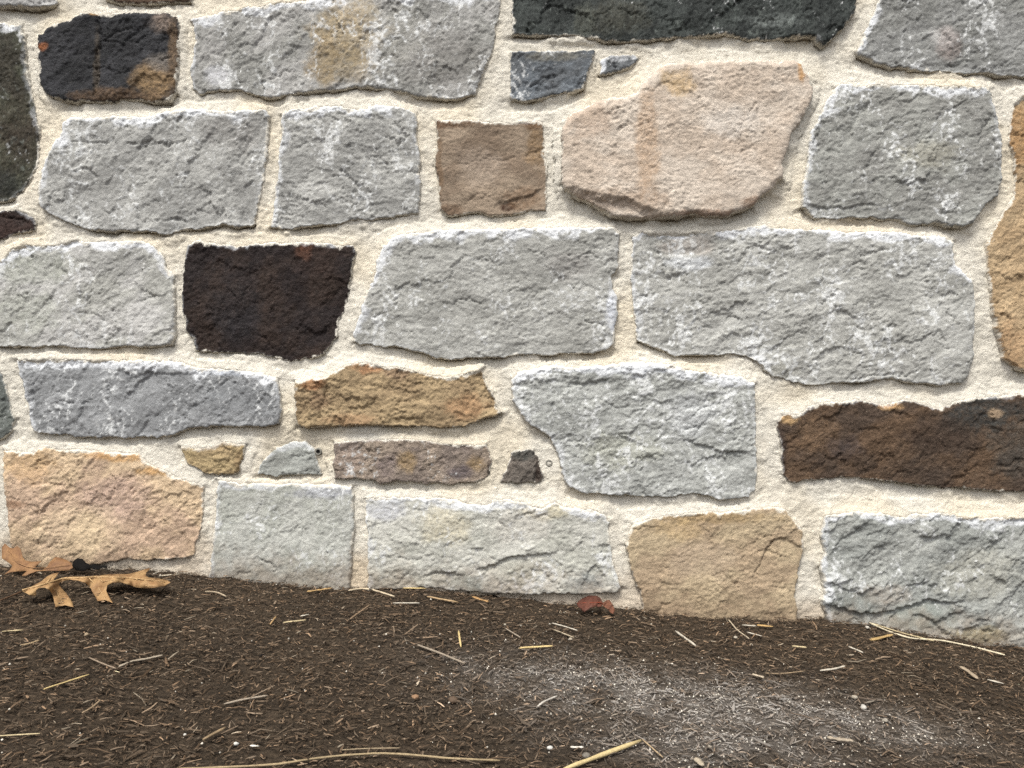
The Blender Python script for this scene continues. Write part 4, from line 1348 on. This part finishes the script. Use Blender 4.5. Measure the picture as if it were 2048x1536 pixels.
OAK = [(46, 1182), (59, 1190), (70, 1193), (73, 1189), (72, 1181), (78, 1175), (90, 1175), (100, 1180), (106, 1190), (108, 1200), (112, 1214),
       (130, 1210), (147, 1214), (145, 1205), (133, 1187), (121, 1174), (118, 1167), (126, 1161), (140, 1159), (156, 1161), (172, 1166),
       (182, 1177), (188, 1189), (195, 1202), (210, 1200), (226, 1206), (219, 1195), (212, 1181), (214, 1171), (225, 1165), (244, 1165),
       (258, 1169), (273, 1175), (289, 1177), (309, 1175), (330, 1172), (334, 1168), (341, 1165), (335, 1160), (312, 1156), (297, 1155),
       (291, 1150), (293, 1144), (302, 1136), (291, 1138), (273, 1144), (254, 1148), (225, 1148), (195, 1151), (172, 1153), (146, 1153),
       (131, 1154), (117, 1159), (106, 1161), (113, 1152), (117, 1145), (105, 1147), (94, 1153), (82, 1163), (62, 1173)]
MID = [(46, 1180), (90, 1168), (125, 1157), (190, 1154), (250, 1155), (300, 1160), (340, 1165)]


def oak_lift(x_, y_):
    d = seg_d(MID, x_, y_)
    return 0.004 + 0.011 * math.exp(-(d / 22.0) ** 2) + 0.002 * math.sin(x_ * 0.09) + 0.0009 * math.sin(x_ * 0.21 + y_ * 0.16)


me, ctr = leaf_mesh("blade", OAK, lambda a, b: ground_pt(a, b, oak_lift(a, b)))
leaf = bpy.data.objects.new("oak_leaf", None)
C.objects.link(leaf)
leaf.location = ctr
tag(leaf, "dry tan lobed oak leaf lying flat on the mulch below the peach tan stone", "leaf", "fallen leaves at the foot of the wall")
link("blade", me, leaf, M_OAK)
mp3 = []
for (a, b) in zip(MID[:-1], MID[1:]):
    for k_ in range(4):
        t = k_ / 4
        q_ = (a[0] * (1 - t) + b[0] * t, a[1] * (1 - t) + b[1] * t)
        mp3.append(ground_pt(q_[0], q_[1], oak_lift(*q_) + 0.0006))
rib("midrib", mp3, 0.0011, 0.0004, leaf, ctr, M_VEIN)
for vein in ([(92, 1167), (102, 1155), (113, 1147)], [(98, 1166), (113, 1184), (126, 1208)], [(62, 1176), (70, 1190)], [(178, 1156), (198, 1176), (212, 1200)],
             [(258, 1156), (280, 1146), (298, 1138)], [(272, 1158), (292, 1172), (315, 1172)], [(196, 1155), (205, 1163), (226, 1160)]):
    rib("vein", [ground_pt(a, b, oak_lift(a, b) + 0.0005) for a, b in vein], 0.0005, 0.0002, leaf, ctr, M_VEIN)
rib("stalk", [ground_pt(a, b, 0.004) for a, b in ((50, 1181), (30, 1189), (8, 1198), (-8, 1204))], 0.0010, 0.0008, leaf, ctr, plain_mat("leaf_stalk", alb((96, 72, 52)), .7))

OAK2 = [(4, 1095), (10, 1087), (19, 1095), (27, 1097), (35, 1092), (42, 1099), (46, 1115), (51, 1121), (64, 1124), (78, 1123), (84, 1122), (75, 1130),
        (66, 1139), (84, 1141), (94, 1134), (100, 1124), (111, 1114), (125, 1117), (135, 1121), (143, 1126), (146, 1136), (137, 1141), (117, 1142),
        (94, 1142), (74, 1143), (60, 1148), (49, 1154), (44, 1151), (55, 1142), (35, 1143), (20, 1145), (8, 1150), (20, 1140), (25, 1132), (18, 1126), (4, 1117)]


def lean(y_top, y_bot, p_top, p_bot, bulge=0.0, mid=0.0, wid=1.0):
    def f(a, b):
        t = min(max((b - p_top) / (p_bot - p_top), 0), 1)
        y_ = y_top + (y_bot - y_top) * t - bulge * math.exp(-((a - mid) / wid) ** 2)
        k_ = (D + y_) / F
        return Vector(((a - 1024) * k_, y_, ZC - (b - 768) * k_))
    return f


me, ctr = leaf_mesh("blade", OAK2, lean(-0.020, -0.052, 1088, 1152, 0.006, 60, 26))
leaf2 = bpy.data.objects.new("oak_leaf", None)
C.objects.link(leaf2)
leaf2.location = ctr
tag(leaf2, "brown curled oak leaf standing against the wall behind the flat tan one", "leaf", "fallen leaves at the foot of the wall")
link("blade", me, leaf2, M_OAK2)
f2 = lean(-0.022, -0.054, 1088, 1152, 0.006, 60, 26)
rib("midrib", [f2(a, b) for a, b in ((16, 1102), (26, 1116), (38, 1127), (56, 1134), (74, 1136), (95, 1136), (120, 1132), (140, 1130))], 0.0006, 0.0003, leaf2, ctr, plain_mat("brown_rib", alb((150, 112, 76)), .6))

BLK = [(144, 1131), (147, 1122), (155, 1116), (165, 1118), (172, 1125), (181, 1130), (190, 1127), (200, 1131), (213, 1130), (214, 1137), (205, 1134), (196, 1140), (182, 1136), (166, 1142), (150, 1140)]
me, ctr = leaf_mesh("shade_hollow", BLK, lean(-0.022, -0.036, 1115, 1142, 0.005, 165, 20))  # dark sheet standing in for the shaded hollow between mulch and stone
o = link("shade_hollow", me, None, M_SHADE_HOLLOW)
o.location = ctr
tag(o, "dark sheet painted as the shade of a hollow at the wall, right of the brown oak leaf", "leaf", "fallen leaves at the foot of the wall")

RED = [(1153, 1207), (1157, 1203), (1164, 1197), (1171, 1193), (1181, 1191), (1192, 1191), (1199, 1194), (1203, 1199), (1206, 1206), (1203, 1212), (1197, 1214),
       (1189, 1213), (1181, 1215), (1176, 1220), (1170, 1224), (1164, 1221), (1159, 1216), (1155, 1211)]
RED2 = [(1204, 1207), (1208, 1202), (1214, 1199), (1220, 1201), (1224, 1206), (1227, 1213), (1229, 1219), (1228, 1225), (1222, 1225), (1217, 1219), (1212, 1214), (1206, 1212)]
fr0 = lean(-0.026, -0.052, 1191, 1225, 0.008, 1182, 16)
fr = lambda a, b: fr0(a, b) + Vector((0, -0.0013 * math.sin(a * 0.42 + b * 0.3) - 0.0007 * math.sin(a * 0.9 - b * 0.7), 0))
me, ctr = leaf_mesh("blade", RED, fr)
leaf3 = bpy.data.objects.new("russet_leaf", None)
C.objects.link(leaf3)
leaf3.location = ctr
tag(leaf3, "curled russet red leaf at the wall foot below the cream patched stone", "leaf", "fallen leaves at the foot of the wall")
link("blade", me, leaf3, M_RED)


def ribbed(a, b):
    p = fr(a, b)
    return p + Vector((0, -0.0011 * math.sin((b + 0.5 * (1216 - a)) * 1.35) - 0.002, 0))


me2, ctr2 = leaf_mesh("curled_lobe", RED2, ribbed, cuts=5)
lo = link("curled_lobe", me2, leaf3, leaf_mat("ribbed_russet", (128, 84, 62), (98, 62, 46), .5))
lo.location = ctr2 - ctr
rib("midrib", [fr(a, b) + Vector((0, -0.0005, 0)) for a, b in ((1155, 1208), (1168, 1206), (1182, 1205), (1196, 1204), (1205, 1206))], 0.0005, 0.0007, leaf3, ctr,
    plain_mat("russet_rib", alb((128, 62, 42)), .6))
